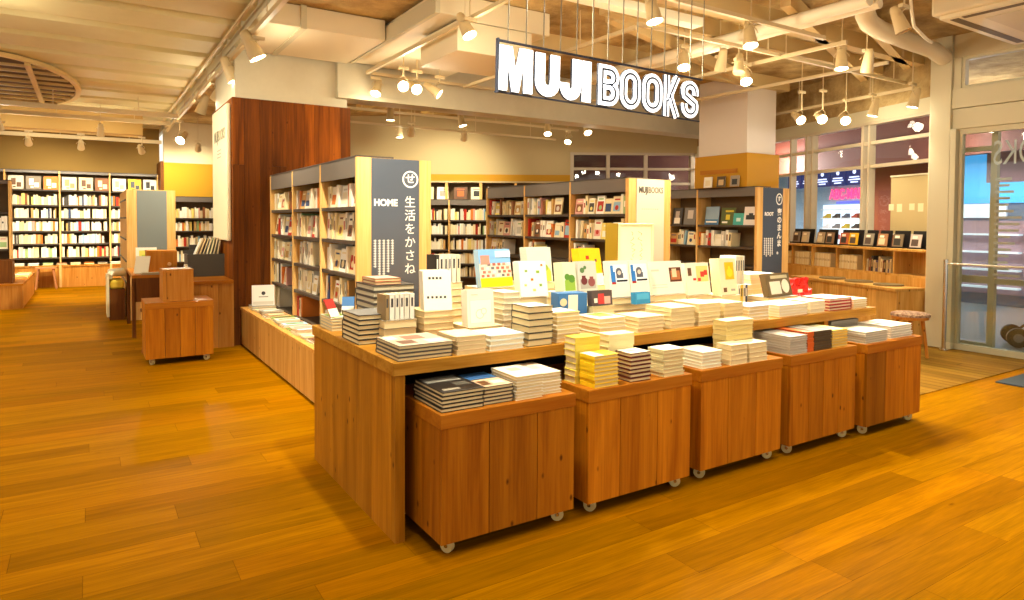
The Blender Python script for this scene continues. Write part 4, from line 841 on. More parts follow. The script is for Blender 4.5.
# grey document case with leaning books
t_ = thing('document_case', 'dark grey upright case on the counter holding leaning books', 'document case', (.95, 8.4, .735))
m_ = MB().box((0, 0, 0), (.4, .012, .26)).box((0, .3, 0), (.4, .312, .3)).box((0, .012, 0), (.012, .3, .26)).box((.388, .012, 0), (.4, .3, .26)).box((.012, .012, 0), (.388, .3, .012)).box((.012, .012, .2), (.388, .3, .21)); m_.build('case', mat('#4c463c', .5), t_)
MB().box((.06, .312, 0), (.4, .33, .36)).build('rear_board', mat('#443c34', .5), t_)
for i, (cn, c) in enumerate((('white', W_), ('tan', TAN), ('charcoal', BK), ('white', W_), ('pale green', mat('#b8c094')), ('grey', GR), ('ivory', CR))):
    m = MB().box((0, 0, 0), (.018, .16, .24)).box((.003, -.001, .003), (.015, .158, .2405), 1)
    o = m.build('document_book', [c, PAGES], None, (1.02+i*.04, 8.46, .947), (0, R(22-i*2), 0)); tag(o, '%s book leaning, %s in the dark grey case' % (cn, ORD[i]), 'book', 'books in the grey case')
m = MB().box((0, 0, 0), (.03, .1, .15)).box((.003, -.001, .002), (.027, .099, .1505), 1); tag(m.build('document_book', [W_, PAGES], None, (.9, 8.36, .735), (0, R(8), 0)), 'small white book standing at the foot of the grey case', 'book')
m_ = thing('pen_holder', 'little row of pens in a tray by the pillar banner', 'pen tray', (1.24, 8.75, .735)); MB().box((-.05, -.1, 0), (.05, .1, .26)).build('tray', mat('#3a342c'), m_)
for i in range(5): MB().cyl((0, -.08+i*.04, .25), (.01, -.08+i*.04, .36), .007, n=8).build('pen', [mat('#57683a'), INK, BR][i % 3], m_)
# white fabric banner on the pillar side
t_ = thing('pillar_banner', 'tall cream name board on the side of the clad pillar', 'sign', (1.343, 8.88, 1.16))
MB().box((-.05, -.98, 0), (-.004, 0, 1.52)).build('board', mat('#f2e4bc', .5), t_, bevel=.015)
text('MUJI', .17, (-.0515, -.30, 1.2), mat('#8d8468', .6), t_, R(-90), .006, .85); text('BOOKS', .17, (-.0515, -.66, 1.2), mat('#a39a7c', .6), t_, R(-90), .002, .8)
for i in range(3): MB().box((-.052, -.62, .95+i*.04), (-.051, -.36, .965+i*.04)).build('small_print', mat('#b8ae90'), t_)
# grey panel gondola
gl = thing('aisle_bookcase', 'bookcase end with grey slate panel in the aisle', 'bookcase', (.44, 10.5, 0))
MB().box((0, .02, 0), (.6, 2.2, 1.8)).build('case', BIRCH_V, gl)
MB().box((.0, 0, 0), (.6, .02, 1.8)).build('end_panel', BIRCH_V, gl); MB().box((.125, -.006, .3), (.49, 0, 1.79)).build('slate_panel', mat('#7c807a', .45), gl)
m_ = MB()
for z in (.5, .8, 1.1, 1.4, 1.65): m_.box((-.012, .1, z), (0, 2.1, z+.02))
m_.build('shelf_edge', SHELF_D, gl)
fr_ = thing('picture_frame', 'yellow leafy picture in a white frame before the slate panel', 'picture', (.53, 10.2, .735))
MB().box((0, 0, 0), (.25, .02, .28)).build('frame', W_, fr_, (0, 0, 0), (R(-6), 0, 0)); MB().box((.04, -.003, .04), (.21, 0, .24)).box((.07, -.005, .08), (.17, -.003, .18), 1).build('print', [mat('#e6d860'), mat('#a8bc3c')], fr_, (0, 0, 0), (R(-6), 0, 0))
t_ = thing('fabric_bin', 'cream cloth covered bin with folded blanket by the aisle', 'bin', (.2, 10.64, 0))
MB().box((.03, 0, 0), (.22, .02, .43)).box((.03, .02, 0), (.22, .5, .42)).build('box', DARKWOOD, t_); MB().box((-.0, -.004, .05), (.03, .52, .62)).build('cloth_side', mat('#e6d8ac', .9), t_)
MB().tube([(.03, .02, .6), (.05, .08, .64), (.2, .12, .64), (.2, .3, .66), (.05, .3, .65), (.06, .45, .63), (.19, .46, .62)], .045).build('blanket', mat('#f0e6c8', .95), t_)
MB().box((.04, .01, .43), (.21, .48, .55)).build('cushion', mat('#d8b83c', .9), t_, bevel=.03)
# island with books at the frame's left
t_ = thing('island_counter', 'low book-covered island counter at the aisle edge', 'counter', (-2.9, 12.68, 0))
MB().box((0, 0, 0), (2.03, .02, .36)).box((0, .02, 0), (2.03, 2.6, .36)).build('body', COUNTERW, t_); MB().box((-.01, -.01, .36), (2.04, 2.62, .39)).build('top', PINE_TOP, t_)
m_ = thing('wooden_crate', 'dark brown crate standing on the island counter', 'crate', (-1.6, 12.8, .39)); MB().box((0, 0, 0), (.6, .4, .02)).box((0, 0, .02), (.6, .02, .36)).box((0, .38, .02), (.6, .4, .36)).box((0, .02, .02), (.02, .38, .36)).box((.58, .02, .02), (.6, .38, .36)).build('box', DARKWOOD, m_)
for i in range(10):
    cn, hx = PAL[(i*3) % len(PAL)]; m = MB().box((0, 0, 0), (.2, .15, .003)).box((.002, .002, .003), (.198, .148, .03), 1).box((0, 0, .03), (.2, .15, .034))
    tag(m.build('island_book', [mat(hx), PAGES], None, (-1.85+.25*(i % 4 if i < 8 else i-6)+.02, 13.8+(i//4)*.45, .39)), '%s flat book, %s across row %s of the island counter' % (cn, ORD[i % 4], ('one', 'two', 'three')[i//4]), 'book', 'flat books on the island')
ac = bookcase('aisle_end_bookcase', 'birch bookcase standing by the island counter', 'bookcase', (-2.05, 13.4, 0), 0, [.98], .3, [.6, .9, 1.2, 1.5], 2.0, .05, base=.392)
for k, z in enumerate((.9, 1.2, 1.5)): fill(ac, .55, .96, z, .27, '%s shelf of the island birch case' % ORD[2-k], 'books by the island', random.Random(k+2), .5, .03, .05, .14)
t_ = thing('stool', 'pinkish wooden stool in front of the far bookcase', 'stool', (-.72, 16.05, 0))
MB().box((-.17, -.13, .40), (.17, .13, .43)).build('seat', mat('#b87848', .5), t_)
for x in (-1, 1):
    for y in (-1, 1): MB().cyl((x*.12, y*.09, .4), (x*.17, y*.11, 0), .018, .015, 8).build('leg', mat('#b87848', .5), t_)

# ------------------------------------------------------------------ shelf, bench and stool at the window
WM = Matrix.Translation(W0) @ Matrix.Rotation(TH, 4, 'Z')
def wpt(s, o, z=0): return WM @ Vector((s, o, z))
wl = wpt(2.6, .32); WR = R(251)
wc = thing('window_shelf', 'low pine cubby shelf below the shop window', 'shelf', wl, WR)
MB().box((0, -.01, 1.06), (2.72, .28, 1.09)).build('top', BENCHW, wc, bevel=.002); MB().box((0, 0, .76), (2.72, .28, .785)).build('bottom', BENCHW, wc); MB().box((0, .268, .785), (2.72, .28, 1.06)).build('back_panel', BENCHW, wc)
DV = [.0, .30, .74, 1.236, 1.735, 2.226, 2.70]
for x in DV: MB().box((x, 0, .785), (x+.022, .268, 1.06)).build('divider', BENCHW, wc)
MB().box((0, .0, 0), (2.72, .28, .76)).build('plinth', BENCHW, wc)
wb = thing('window_bench', 'long pine bench seat along the window shelf', 'bench', wl, WR)
MB().box((.85, -.42, .62), (2.72, -.012, .655)).build('seat', BENCHW, wb, bevel=.003)
m_ = MB(); x = .85
for wd in (.30, .31, .32, .31, .32, .31): m_.box((x, -.40, 0), (x+wd-.003, -.38, .62)); x += wd
m_.build('front_panel', BENCHW, wb); MB().box((2.70, -.38, 0), (2.72, -.012, .62)).build('end_panel', BENCHW, wb); MB().box((.85, -.38, 0), (2.698, -.02, .6)).build('carcass', mat('#4a2c12', .8), wb)
for i, s in enumerate((1.2, .72, .24)):
    p = wpt(s, .5, .655); tag(MB().cyl((0, 0, 0), (0, 0, .018), .165, .16, 28).build('round_cushion', mat('#7a6440', .9), None, p), 'flat round cushion on the window bench, %s from the yellow column' % ORD[i], 'cushion', 'round cushions on the window bench')
rng = random.Random(17)
for b in range(5):
    x = DV[b]+.03; x1 = DV[b+1]-.01; n = 0
    if b == 4: cols = ['#e8d8b0', '#8a4a30', '#3a342e', '#d8c090', '#5a4a60', '#c8b088']
    else: cols = ['#ecd9a8', '#e9d3a0', '#efdfb6', '#e6cc96']
    while n < 12 and x < x1-.03:
        t = rng.uniform(.018, .03) if b < 4 else rng.uniform(.016, .04); h = rng.uniform(.175, .19) if b < 4 else rng.uniform(.14, .2); hx = cols[n % len(cols)]
        m = shelfbook(t, h, .2, None, (.3, .8) if b == 4 else (.45, .6)); o = m.build('shelf_magazine', [mat(hx, .5), PAGES, mat('#b89a68')])
        o.matrix_world = Matrix.Translation(wl) @ Matrix.Rotation(WR, 4, 'Z') @ Matrix.Translation((x, .03, .786)) @ Matrix.Rotation(R(3), 4, 'Y')
        o.location.z += t*math.sin(R(3)); n += 1; x += t+.003 + (.012 if n == 1 else 0)
        tag(o, '%s volume, %s in the %s cubby of the window shelf from the yellow column' % ('cream' if b < 4 else 'mixed-colour', ORD[n-1], ORD[b]), 'magazine', 'volumes in the window shelf')
CARDS = [(2.5, 2.05, [('grey photo', '#8a8078', .1), ('red figure', '#c8b8a0', .55)]), (1.96, 1.56, [('tan', '#b09878', .1), ('brown', '#8a6a4a', .58)]), (1.47, 1.08, [('orange', '#b86038', .06), ('bright yellow', '#e8b020', .5)]), (1.02, .83, [('grey', '#968c78', .1)]), (.79, .6, [('brown figure', '#a87850', .1)]), (.56, .32, [('dark photo', '#7a6a50', .15)]), (.28, .06, [('white sketch', '#c8b8ac', .1)]), (.03, -.09, [('olive', '#8a8460', .1)])]
for i, (s0, s1, mags) in enumerate(CARDS):
    p = wpt(s0, .17, 1.09); L = s0-s1
    st = thing('display_stand', 'black display stand on the window shelf, %s from the yellow column' % ORD[i], 'stand', p, WR, 'stands on the window shelf')
    MB().box((0, .03, 0), (L, .036, .22)).build('backboard', BLACK, st, (0, 0, 0), (R(-6), 0, 0)); MB().box((0, -.04, 0), (L, .04, .006)).box((0, -.04, .006), (L, -.036, .02)).build('tray', BLACK, st)
    for j, (cn, hx, u) in enumerate(mags):
        m = MB().box((0, 0, 0), (.16, .008, .17)).box((.02, -.0006, .03), (.12, 0, .11), 1).box((.03, -.001, .12), (.1, 0, .15), 2)
        o = m.build('window_magazine', [mat(hx), mat(('#5a4a40', '#d8c8a0', '#3a3834')[(i+j) % 3]), W_]); o.matrix_world = Matrix.Translation(p) @ Matrix.Rotation(WR, 4, 'Z') @ Matrix.Translation((u*L, -.03, .0065)) @ Matrix.Rotation(R(-9), 4, 'X')
        tag(o, '%s cover magazine in the %s black stand from the yellow column' % (cn, ORD[i]), 'magazine', 'magazines in the window stands')
# roller blind
o = thing('roller_blind', 'translucent beige blind hanging inside the shop window', 'blind', wpt(.68, .08, 1.27), TH)
MB().box((-.56, 0, 0), (0, .004, .71)).build('sheet', mat('#b5a070', .8), o); MB().box((-.57, -.005, -.02), (.01, .009, 0)).build('bottom_bar', CREAMP, o); MB().box((-.57, -.005, .71), (.01, .012, .73)).build('top_bar', CREAMP, o)
for i in range(4): MB().box((-.5+i*.13+(.06 if i > 1 else 0), .004, .27+(i % 2)*.02), (-.42+i*.13+(.06 if i > 1 else 0), .0046, .37)).build('reflected_square', mat('#d8cca0'), o)  # pale squares painted on as reflections of books
# round stool
t_ = thing('stool', 'round wooden stool with brown cushion by the door column', 'stool', (7.22, 3.60, .006))
MB().cyl((0, 0, .40), (0, 0, .43), .17, n=28).build('seat', BLOCKW, t_)
MB().cyl((0, 0, .43), (0, 0, .455), .185, .18, 28).cyl((0, 0, .455), (0, 0, .468), .18, .14, 28).build('cushion', rough_paint('tweed', '#5a3222', '#b09070', 40, .3, .95), t_, bevel=.006)
for a in range(4): MB().cyl((math.cos(a*1.57+.5)*.11, math.sin(a*1.57+.5)*.11, .40), (math.cos(a*1.57+.5)*.16, math.sin(a*1.57+.5)*.16, 0), .019, .015, 10).build('leg', BLOCKW, t_)

# ------------------------------------------------------------------ hanging sign
SY = 3.47; sg = thing('hanging_sign', 'large white lit shop name letters hanging over the book table', 'sign', (-.04, SY, .034)); sg.rotation_euler = (0, .017, 0)
X0, X1, ZB, ZT_ = 2.09, 3.86, 2.18, 2.485; HH = ZT_-ZB
def arc(cx, cz, rx, rz_, a0, a1, n=10): return [(cx+rx*math.cos(R(a0+(a1-a0)*i/n)), cz+rz_*math.sin(R(a0+(a1-a0)*i/n))) for i in range(n+1)]
ZB, HH = 2.196, .272
def letter(build, inline=None):
    m = MB(); build(m, 0, -.009, -.002, 0); build(m, .004, -.002, .012, 1)
    if inline: inline(m)
    m.build('letter', [SIGNW, SIGNEDGE, INLINE], sg)
def stroke_letter(paths, wd, x0, x1, inline=False, closed=()):
    W2 = x1-x0-wd; H2 = HH-wd
    P = [[(x0+wd/2+a*W2, ZB+wd/2+b*H2) for a, b in p] for p in paths]
    def bd(m, g, y0, y1, mi):
        for i, q in enumerate(P): m.ribbon(q, wd+2*g, y0, y1, mi, i in closed)
    def il(m):
        for i, q in enumerate(P): m.ribbon(q, .013, -.0105, -.0085, 2, i in closed)
    letter(bd, il if inline else None)
def m_build(m, g, y0, y1, mi):
    x0, x1, z0, z1, w_ = 2.100-g, 2.350+g, ZB-g, ZB+HH+g, .074+g
    m.prism([(x0, z0), (x0+w_-.010, z0), (x0+w_-.004, z1), (x0, z1)][::-1], y0, y1, mi); m.prism([(x1-w_+.010, z0), (x1, z0), (x1, z1), (x1-w_+.004, z1)][::-1], y0, y1, mi)
    c = (x0+x1)/2; k = .025+g
    m.prism([(x0+.05, z1), (x0+.098, z1), (c+k, z0), (c-k, z0)], y0+.0003, y1, mi); m.prism([(x1-.098, z1), (x1-.05, z1), (c+k, z0), (c-k, z0)], y0+.0006, y1, mi)
letter(m_build)
def half(n, a0, a1, cx, cz, rx, rz2): return [(cx+rx*math.cos(R(a0+(a1-a0)*i/n)), cz+rz2*math.sin(R(a0+(a1-a0)*i/n))) for i in range(n+1)]
stroke_letter([[(0, 1.16), (0, .3)] + half(10, 180, 360, .5, .28, .5, .28) + [(1, .3), (1, 1.16)]], .072, 2.373, 2.56)
stroke_letter([[(0, .36)] + half(10, 180, 360, .5, .28, .5, .28) + [(1, .3), (1, 1.16)]], .070, 2.566, 2.734)
stroke_letter([[(.5, -.17), (.5, 1.17)]], .072, 2.745, 2.818)
stroke_letter([[(0, .5), (0, 1), (.55, 1)] + half(8, 90, -90, .55, .765, .45, .235) + [(.0, .53)], [(0, .53), (0, 0), (.55, 0)] + half(8, -90, 90, .55, .265, .45, .265) + [(0, .53)]], .063, 2.884, 3.062, True)
ov = half(9, 0, 180, .5, .7, .5, .3) + half(9, 180, 360, .5, .3, .5, .3)
stroke_letter([ov], .060, 3.076, 3.260, True, (0,)); stroke_letter([ov], .060, 3.281, 3.470, True, (0,))
stroke_letter([[(0, -.16), (0, 1.16)], [(1.1, 1.16), (.12, .32)], [(.32, .54), (1.1, -.16)]], .050, 3.49, 3.637, True)
stroke_letter([[(1, .66), (1, .72)] + half(9, 0, 190, .5, .74, .5, .26) + [(.06, .62), (.5, .5), (.94, .38)] + half(9, 10, -180, .5, .26, .5, .26) + [(0, .34)]], .058, 3.667, 3.842, True)
rl = MB().box((X0, -.008, ZT_+.003), (X1+.02, .008, ZT_+.014)).box((X0, .01, ZB-.014), (X1+.02, .022, ZB-.005)); rl.build('rail', SIGNEDGE, sg)
MB().box((X0, -.012, ZB-.02), (X0+.012, .012, ZT_+.02)).build('end_bar', SIGNEDGE, sg)
for i in range(14):
    xx = X0+.08+i*.132; MB().cyl((xx, 0, ZT_+.01), (xx, 0, 3.44), .0045, n=6).build('rod', mat('#8f8672', .4, .5), sg)

# ------------------------------------------------------------------ ducts, rails, pipes
def duct(label, *boxes, m=WHITEP, fl=()):
    d = B(*boxes).build('duct', m, bevel=.006); tag(d, label, 'duct')
    for b in fl: B(b).build('flange', CREAMP, d)
duct('wide cream duct running from the aisle ceiling to the pillar', ((1.43, 6.56, 3.25), (2.61, 7.77, 3.46)), m=mat('#e8d8b4', .6), fl=(((1.745, 6.53, 3.235), (1.80, 7.77, 3.46)),))
duct('square cream duct crossing above the name sign', ((2.668, 5.43, 3.26), (2.93, 7.7, 3.46)), m=mat('#e8d8b4', .6), fl=(((2.62, 5.40, 3.245), (2.665, 7.7, 3.4)),))
duct('boxed cream soffit left of the sign rods', ((2.94, 5.45, 3.24), (3.9, 7.7, 3.46)), m=mat('#e4d4b0', .6))
duct('low boxed air unit hanging behind the sign', ((2.86, 5.44, 2.955), (3.68, 6.24, 3.23)), m=mat('#e8d8b4', .6))
def rail(label, a, b, wd=.034, h=.034, rods=True, m=STEELP, name='track_rail'):
    a, b = Vector(a), Vector(b); d = b-a; L = d.length; rz = math.atan2(d.y, d.x)
    t = thing(name, label, 'track rail' if name == 'track_rail' else 'pipe' if name == 'pipe' else 'beam', a, rz)
    MB().box((0, -wd/2, 0), (L, wd/2, h)).build('channel', m, t)
    if rods:
        n = max(2, int(L/1.1))
        for i in range(n):
            xx = (i+.5)*L/n; MB().cyl((xx, 0, h), (xx, 0, (3.4 if a.x < 1.4 and b.x < 1.4 else 3.47)-a.z), .006, n=6).build('hanger', STEELP, t)
    return t
rail('spotlight track along the edge of the corrugated ceiling', (1.36, 2.0, 3.16), (1.36, 15.2, 3.16), .04, .05)
rail('pale conduit rail beside the corrugated ceiling edge', (1.27, 2.0, 3.34), (1.27, 15.2, 3.34), .025, .025)
rail('spotlight track running from the sign to the beam', (2.76, 3.8, 3.1), (2.76, 7.5, 3.1), rods=False)
rail('short spotlight track along the beam face', (2.85, 7.6, 3.12), (4.6, 7.6, 3.12), rods=False)
rail('track crossing above the sign towards the window', (4.1, 4.4, 3.12), (8.9, 4.4, 3.12))
rail('track leading from the cross rail to the beam', (4.1, 4.42, 3.1), (4.1, 7.6, 3.1))
rail('long track in front of the sign towards the door column', (2.6, 3.72, 3.10), (5.8, 3.72, 3.10))
rail('track above the deck parallel to the door wall', (7.24, 3.9, 3.1), (7.24, 7.6, 3.1))
rail('track near the window top running to the back', (8.35, 4.2, 3.0), (8.9, 7.6, 3.0))
rail('track between the column and the deck', (6.1, 3.68, 3.1), (6.1, 7.6, 3.1))
rail('fat cream cable tray above the sign', (2.5, 4.05, 3.08), (4.47, 4.05, 3.08), .12, .07, m=WHITEP, name='cable_tray')
for i, (a, b) in enumerate((((5.2, 3.71, 3.30), (8.87, 5.08, 3.30)), ((6.4, 3.65, 3.30), (8.82, 4.46, 3.30)), ((4.2, 4.9, 3.30), (8.6, 6.4, 3.30)))):
    rail('slanting cream ceiling joist, %s from the beam side' % ORD[2-i], a, b, .09, .14, False, mat('#cfae74', .7), 'ceiling_joist')
for i, (y, z) in enumerate(((4.2, 3.3), (4.75, 3.3), (6.1, 3.3))):
    rail('heavy cream steel beam under the insulated ceiling, %s from the doormat' % ORD[i], (4.0, y, z), (8.6, y, z), .12, .18, False, mat('#cdb078', .6), 'ceiling_beam')
t_ = thing('pipe', 'pair of pale insulated pipes above the tracks', 'pipe', (5.45, 3.1, 3.24)); MB().tube([(0, 0, 0), (0, 4.6, 0)], .055).build('tube', WHITEP, t_); MB().tube([(.16, 0, .0), (.16, 4.6, 0)], .045).build('tube', WHITEP, t_)
t_ = thing('pipe', 'thick white lagged pipe bending down to the door column', 'pipe')
MB().tube([(5.95, 3.42, 3.44), (5.95, 3.43, 3.38), (6.0, 3.45, 3.30), (6.15, 3.5, 3.26), (6.4, 3.54, 3.245), (7.0, 3.58, 3.24), (7.6, 3.62, 3.24), (8.03, 3.72, 3.24)], .085, 16).build('tube', mat('#e2d2b0', .7), t_)
t_ = thing('pipe', 'black cable looping under the air conditioner', 'cable'); MB().tube([(6.2, 3.16, 3.468), (6.25, 3.17, 3.3), (6.4, 3.22, 3.2), (6.8, 3.3, 3.16), (7.1, 3.40, 3.2)], .014).build('tube', WHITEP, t_)
t_ = thing('air_conditioner', 'boxy cream ceiling air conditioner near the door header', 'air conditioner', (6.3, 1.48, 3.19))
MB().box((0, 0, .03), (1.6, 1.55, .26)).build('body', mat('#ddcda8', .5), t_, bevel=.02); MB().box((.05, .05, .0), (1.55, 1.5, .03)).build('fascia', mat('#e4d4b0', .5), t_)
for a in ((.12, .1, 1.48, .17), (.12, 1.38, 1.48, 1.45), (.1, .2, .17, 1.35), (1.43, .2, 1.5, 1.35)): MB().box((a[0], a[1], -.002), (a[2], a[3], 0)).build('slot', mat('#6a5636', .7), t_)
MB().box((.3, .3, -.004), (1.3, 1.25, 0)).build('grille', mat('#d2c09a', .5), t_)
# back room ceiling rails
for i, (y, z) in enumerate(((8.9, 3.0), (9.7, 3.05), (10.4, 2.95))):
    rail('back room track, %s from the beam' % ORD[i], (2.9, y, z), (7.6, y, z))
for i in range(5):
    rail('back room cross joist, %s from the pillar' % ORD[i], (3.0+i*1.0, 8.2, 3.28), (3.0+i*1.0, 11.8-i*.5, 3.28), .08, .14, False, mat('#c9a45c', .7), 'ceiling_joist')
# aisle ceiling end
for i, (y, z) in enumerate(((12.6, 3.1), (13.8, 3.12), (15.6, 2.95))): rail('aisle cross rail, %s from the pillar' % ORD[i], (-4.5, y, z), (1.3, y, z), .06, .07)
tag(B(((-6, 14.6, 3.0), (.9, 15.1, 3.39))).build('ceiling_bulkhead', mat('#c09a58', .7)), 'boxed bulkhead across the aisle ceiling end', 'bulkhead')
t_ = thing('ceiling_hatch', 'round opening with slatted frame in the corrugated ceiling', 'ceiling opening', (-1.1, 12.2, 3.385))
m_ = MB(); m_.ribbon([(1.0*math.cos(a*math.pi/16), 2.2*math.sin(a*math.pi/16)) for a in range(32)], .07, 0, .05, 0, True, Matrix.Rotation(R(90), 4, 'X') @ Matrix.Scale(-1, 4, (0, 0, 1)) if False else Matrix(((1,0,0,0),(0,0,1,0),(0,-1,0,0),(0,0,0,1)))); m_.build('ring', mat('#d8b878', .6), t_)
m_ = MB(); m_.prism([(1.0*math.cos(a*math.pi/16), 2.2*math.sin(a*math.pi/16)) for a in range(32)], -.012, -.006, 0, Matrix(((1,0,0,0),(0,0,1,0),(0,-1,0,0),(0,0,0,1)))); m_.build('shade_disc', mat('#6a4c20', .9), t_)  # dark disc stands in for the shaded depth of the opening
m_ = MB()
for i in range(9): y = -1.6+i*.4; hw = math.sqrt(max(0, 1-(y/2.2)**2))*.95; m_.box((-hw, y, -.05), (hw, y+.05, -.02))
m_.build('slat', mat('#c9a868', .6), t_); MB().box((-.35, -2.0, -.09), (-.29, 2.0, -.05)).build('rail', mat('#c9a868', .6), t_); MB().box((.45, -1.9, -.09), (.51, 1.9, -.05)).build('rail', mat('#c9a868', .6), t_)

# ------------------------------------------------------------------ spotlights
NL = [0]
def spot(label, lens, aim, rz_=3.1, on=True, W=None, r=.062, group=None, ang=95, blend=.7, up=None):
    lens = Vector(lens); aim = Vector(aim).normalized(); NL[0] += 1
    root = thing('spotlight', label, 'spotlight', (lens.x, lens.y, rz_), 0, group or 'ceiling spotlights')
    p1 = lens-root.location; LN = r*3.3; tail = p1-aim*LN; piv = p1-aim*LN*.62
    MB().box((-.06, -.018, -.03), (.06, .018, 0)).build('adapter', STEELP, root)
    up = up if up is not None else (3.4 if lens.x < 1.36 else 3.16 if lens.x < 1.42 else 3.47)
    if up > rz_+.01: MB().cyl((0, 0, 0), (0, 0, up-rz_), .007, n=6).build('drop_rod', STEELP, root)
    MB().cyl((0, 0, -.03), (0, 0, piv.z+.07) if piv.z < -.12 else (0, 0, -.04), .011, n=8).build('stem', STEELP, root)
    side = aim.cross(Vector((0, 0, 1))); side = side.normalized() if side.length > .1 else Vector((1, 0, 0))
    a = piv+side*(r+.012); b = piv-side*(r+.012); topc = Vector((0, 0, min(-.035, piv.z+.075)))
    MB().tube([a, a*.55+topc*.45+side*.012, topc, b*.55+topc*.45-side*.012, b], .005, 6).build('yoke', STEELP, root)
    MB().cyl(tail, p1, r*.62, r, 18, 0, None, False).cyl(tail-aim*.02, tail, r*.45, r*.62, 18).cyl(p1-aim*.012, p1-aim*.01, r*.98, r*.98, 18).build('can', mat('#d6bd8c', .45), root)
    if on:
        MB().cyl(p1-aim*.009, p1-aim*.006, r*.92, r*.92, 18).build('lens', LENS, root)
        l = bpy.data.lights.new('bulb', 'SPOT'); l.energy = (W or LAMP_W)*5; l.color = LAMP; l.spot_size = R(ang); l.spot_blend = blend; l.shadow_soft_size = .05
        lo = bpy.data.objects.new('bulb', l); COL.objects.link(lo); lo.parent = root; lo.location = p1+aim*.01; lo.rotation_euler = aim.to_track_quat('-Z', 'Y').to_euler()
        l2 = bpy.data.lights.new('added_fill', 'POINT'); l2.energy = FILL_W*(W or LAMP_W)/LAMP_W; l2.color = LAMP; l2.shadow_soft_size = .06  # added point light that brightens the ceiling around the lamp
        o2 = bpy.data.objects.new('added_fill', l2); COL.objects.link(o2); o2.parent = root; o2.location = p1+aim*.09
DN = (0, 0, -1)
for i, (y, z, a) in enumerate(((6.78, 2.95, (.5, -.12, -1)), (7.98, 2.94, (.45, -.1, -1)), (9.29, 2.93, (-.65, 1.2, -1.7)), (10.74, 2.95, (-.3, .3, -1)), (13.28, 2.80, (-.5, -.8, -.7)), (4.4, 2.93, (.4, .3, -1)), (2.6, 2.93, (.3, .6, -1)))):
    spot('cream spotlight on the aisle track, %s from the pillar banner' % ORD[(2, 0, 1, 3, 4, 5, 6)[i]], (1.40, y, z), a, 3.16, r=.08, W=LAMP_W*1.2)
spot('lit spotlight of the pair on the beam track, pillar side', (3.0, 7.0, 2.9), (-.3, -1, -.45), 3.12, up=3.24, W=LAMP_W*.4)
spot('lit spotlight of the pair on the beam track, door side', (3.2, 7.08, 2.9), (-.1, -1, -.55), 3.12, up=3.24, W=LAMP_W*.4)
spot('slanted spotlight beside the lit pair on the beam track', (3.55, 7.2, 2.9), (.7, -.5, -.6), 3.12, up=3.24, W=LAMP_W*.4)
spot('spotlight on the track end above the sign letters', (2.72, 4.95, 2.95), (.25, -.5, -1), 3.1)
spot('spotlight at the beam end of the sign track', (2.9, 7.6, 2.9), (-.4, -.4, -1), 3.1, up=3.24, W=LAMP_W*.4)
spot('spotlight hanging over the first sign letters', (2.69, 3.75, 2.95), (.1, -.2, -1), 3.1)
spot('spotlight hanging above the middle sign letters', (3.61, 3.69, 2.9), (.05, -.25, -1), 3.12)
spot('spotlight behind the last sign letters', (4.92, 4.62, 2.9), (-.3, -.35, -1), 3.12)
spot('bright spotlight right over the cart row', (4.78, 3.74, 2.9), (-.15, -.25, -1), 3.12)
spot('bright spotlight above the deck edge', (6.22, 3.8, 2.9), (-.1, -.1, -1), 3.12)
spot('unlit spotlight beside the deck edge one', (6.55, 3.74, 2.9), (.3, .3, -1), 3.12, False)
spot('spotlight of the cluster near the column, window side', (5.96, 4.71, 2.9), (-.4, -.5, -.9), 3.1)
spot('spotlight of the cluster near the column, middle', (5.72, 4.62, 2.95), (-.3, -.2, -1), 3.1, False)
spot('spotlight of the cluster near the column, sign side', (5.48, 4.66, 2.95), (.2, .4, -1), 3.1)
spot('spotlight shining at the dark end sign', (7.8, 5.3, 2.72), (-.3, -.7, -.5), 3.1, W=LAMP_W*.5)
spot('spotlight next to the one at the dark end sign', (7.95, 5.1, 2.72), (-.5, -.7, -.5), 3.1, W=LAMP_W*.5)
spot('added unseen spotlight turned onto the pillar banner from the aisle', (-.8, 7.5, 3.0), (2.1, .9, -1.0), 3.2, W=44, ang=60, up=3.4)  # added out of view to brighten the banner
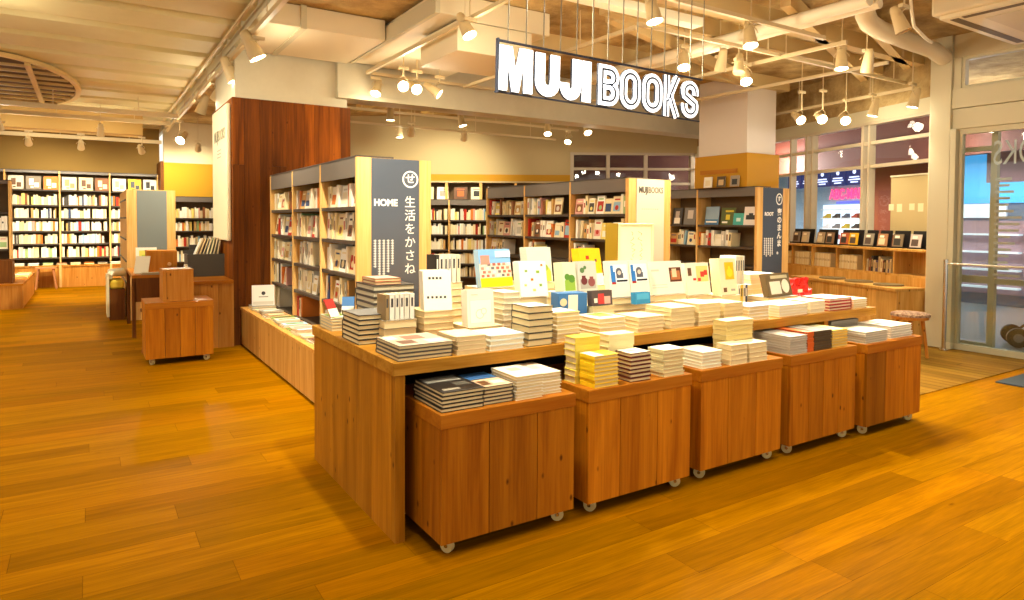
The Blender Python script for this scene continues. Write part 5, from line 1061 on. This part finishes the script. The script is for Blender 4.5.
spot('lit spotlight near the window corner', (8.3, 5.0, 2.72), (-.6, -.6, -.5), 3.0, W=LAMP_W*.5)
spot('round spotlight over the window shelf, column side', (8.2, 4.6, 2.72), (-.1, .2, -1), 3.0, W=LAMP_W*.5)
spot('round spotlight over the window shelf, door side', (7.95, 4.0, 2.72), (-.1, .2, -1), 3.0, W=LAMP_W*.25)
spot('unlit spotlight under the lagged pipe', (5.7, 2.95, 2.98), (.2, -.3, -1), 3.2, False)
# back room
for i, (x, y, a) in enumerate(((3.7, 9.1, DN), (4.83, 9.0, (.2, -.2, -1)), (4.6, 10.9, DN), (6.45, 9.05, (-.3, -.5, -1)), (7.4, 9.75, (-.5, -.4, -.8)), (6.9, 8.55, (-.2, -.6, -.8)), (5.6, 10.4, (.4, .9, -.5)), (4.6, 10.4, (.4, .9, -.5)))):
    spot('back room spotlight, %s counted from the pillar along the tracks' % ORD[i], (x, y, 2.84), a, 3.05, W=LAMP_W*.5)
for i, (x, y, z, a) in enumerate(((-.9, 15.0, 2.75, (0, 1, -.6)), (-.1, 15.0, 2.72, (0, 1, -.7)), (.9, 14.9, 2.7, (.3, 1, -.6)), (.2, 13.8, 2.85, (0, .4, -1)), (-1.2, 13.8, 2.85, (.2, .5, -1)), (1.9, 14.9, 2.8, (.1, 1, -.6)))):
    spot('aisle-end spotlight, %s along from the island counter' % ORD[(1, 2, 4, 3, 0, 5)[i]], (x, y, z), a, 3.0, W=LAMP_W*(.3 if x > 1.5 else 1.9 if y < 14 else .6))
# unseen lamps added as fill light for the open floor
for i, (x, y) in enumerate(((.3, 2.2), (2.4, 1.2), (4.4, 1.4), (-.9, 5.0), (-2.2, 8.6), (-2.6, 12.0), (6.3, 1.8), (1.0, .2), (3.4, 2.3))):
    spot('added unseen fill spotlight over the open floor, %s from the aisle end' % ORD[i], (x, y, 3.15), (0.02, .02, -1), 3.36, W=LAMP_W*(1.6 if x < 0 else .45), ang=120)
print('stack volumes', NST[0], 'shelf books', NB[0], 'lamps', NL[0])
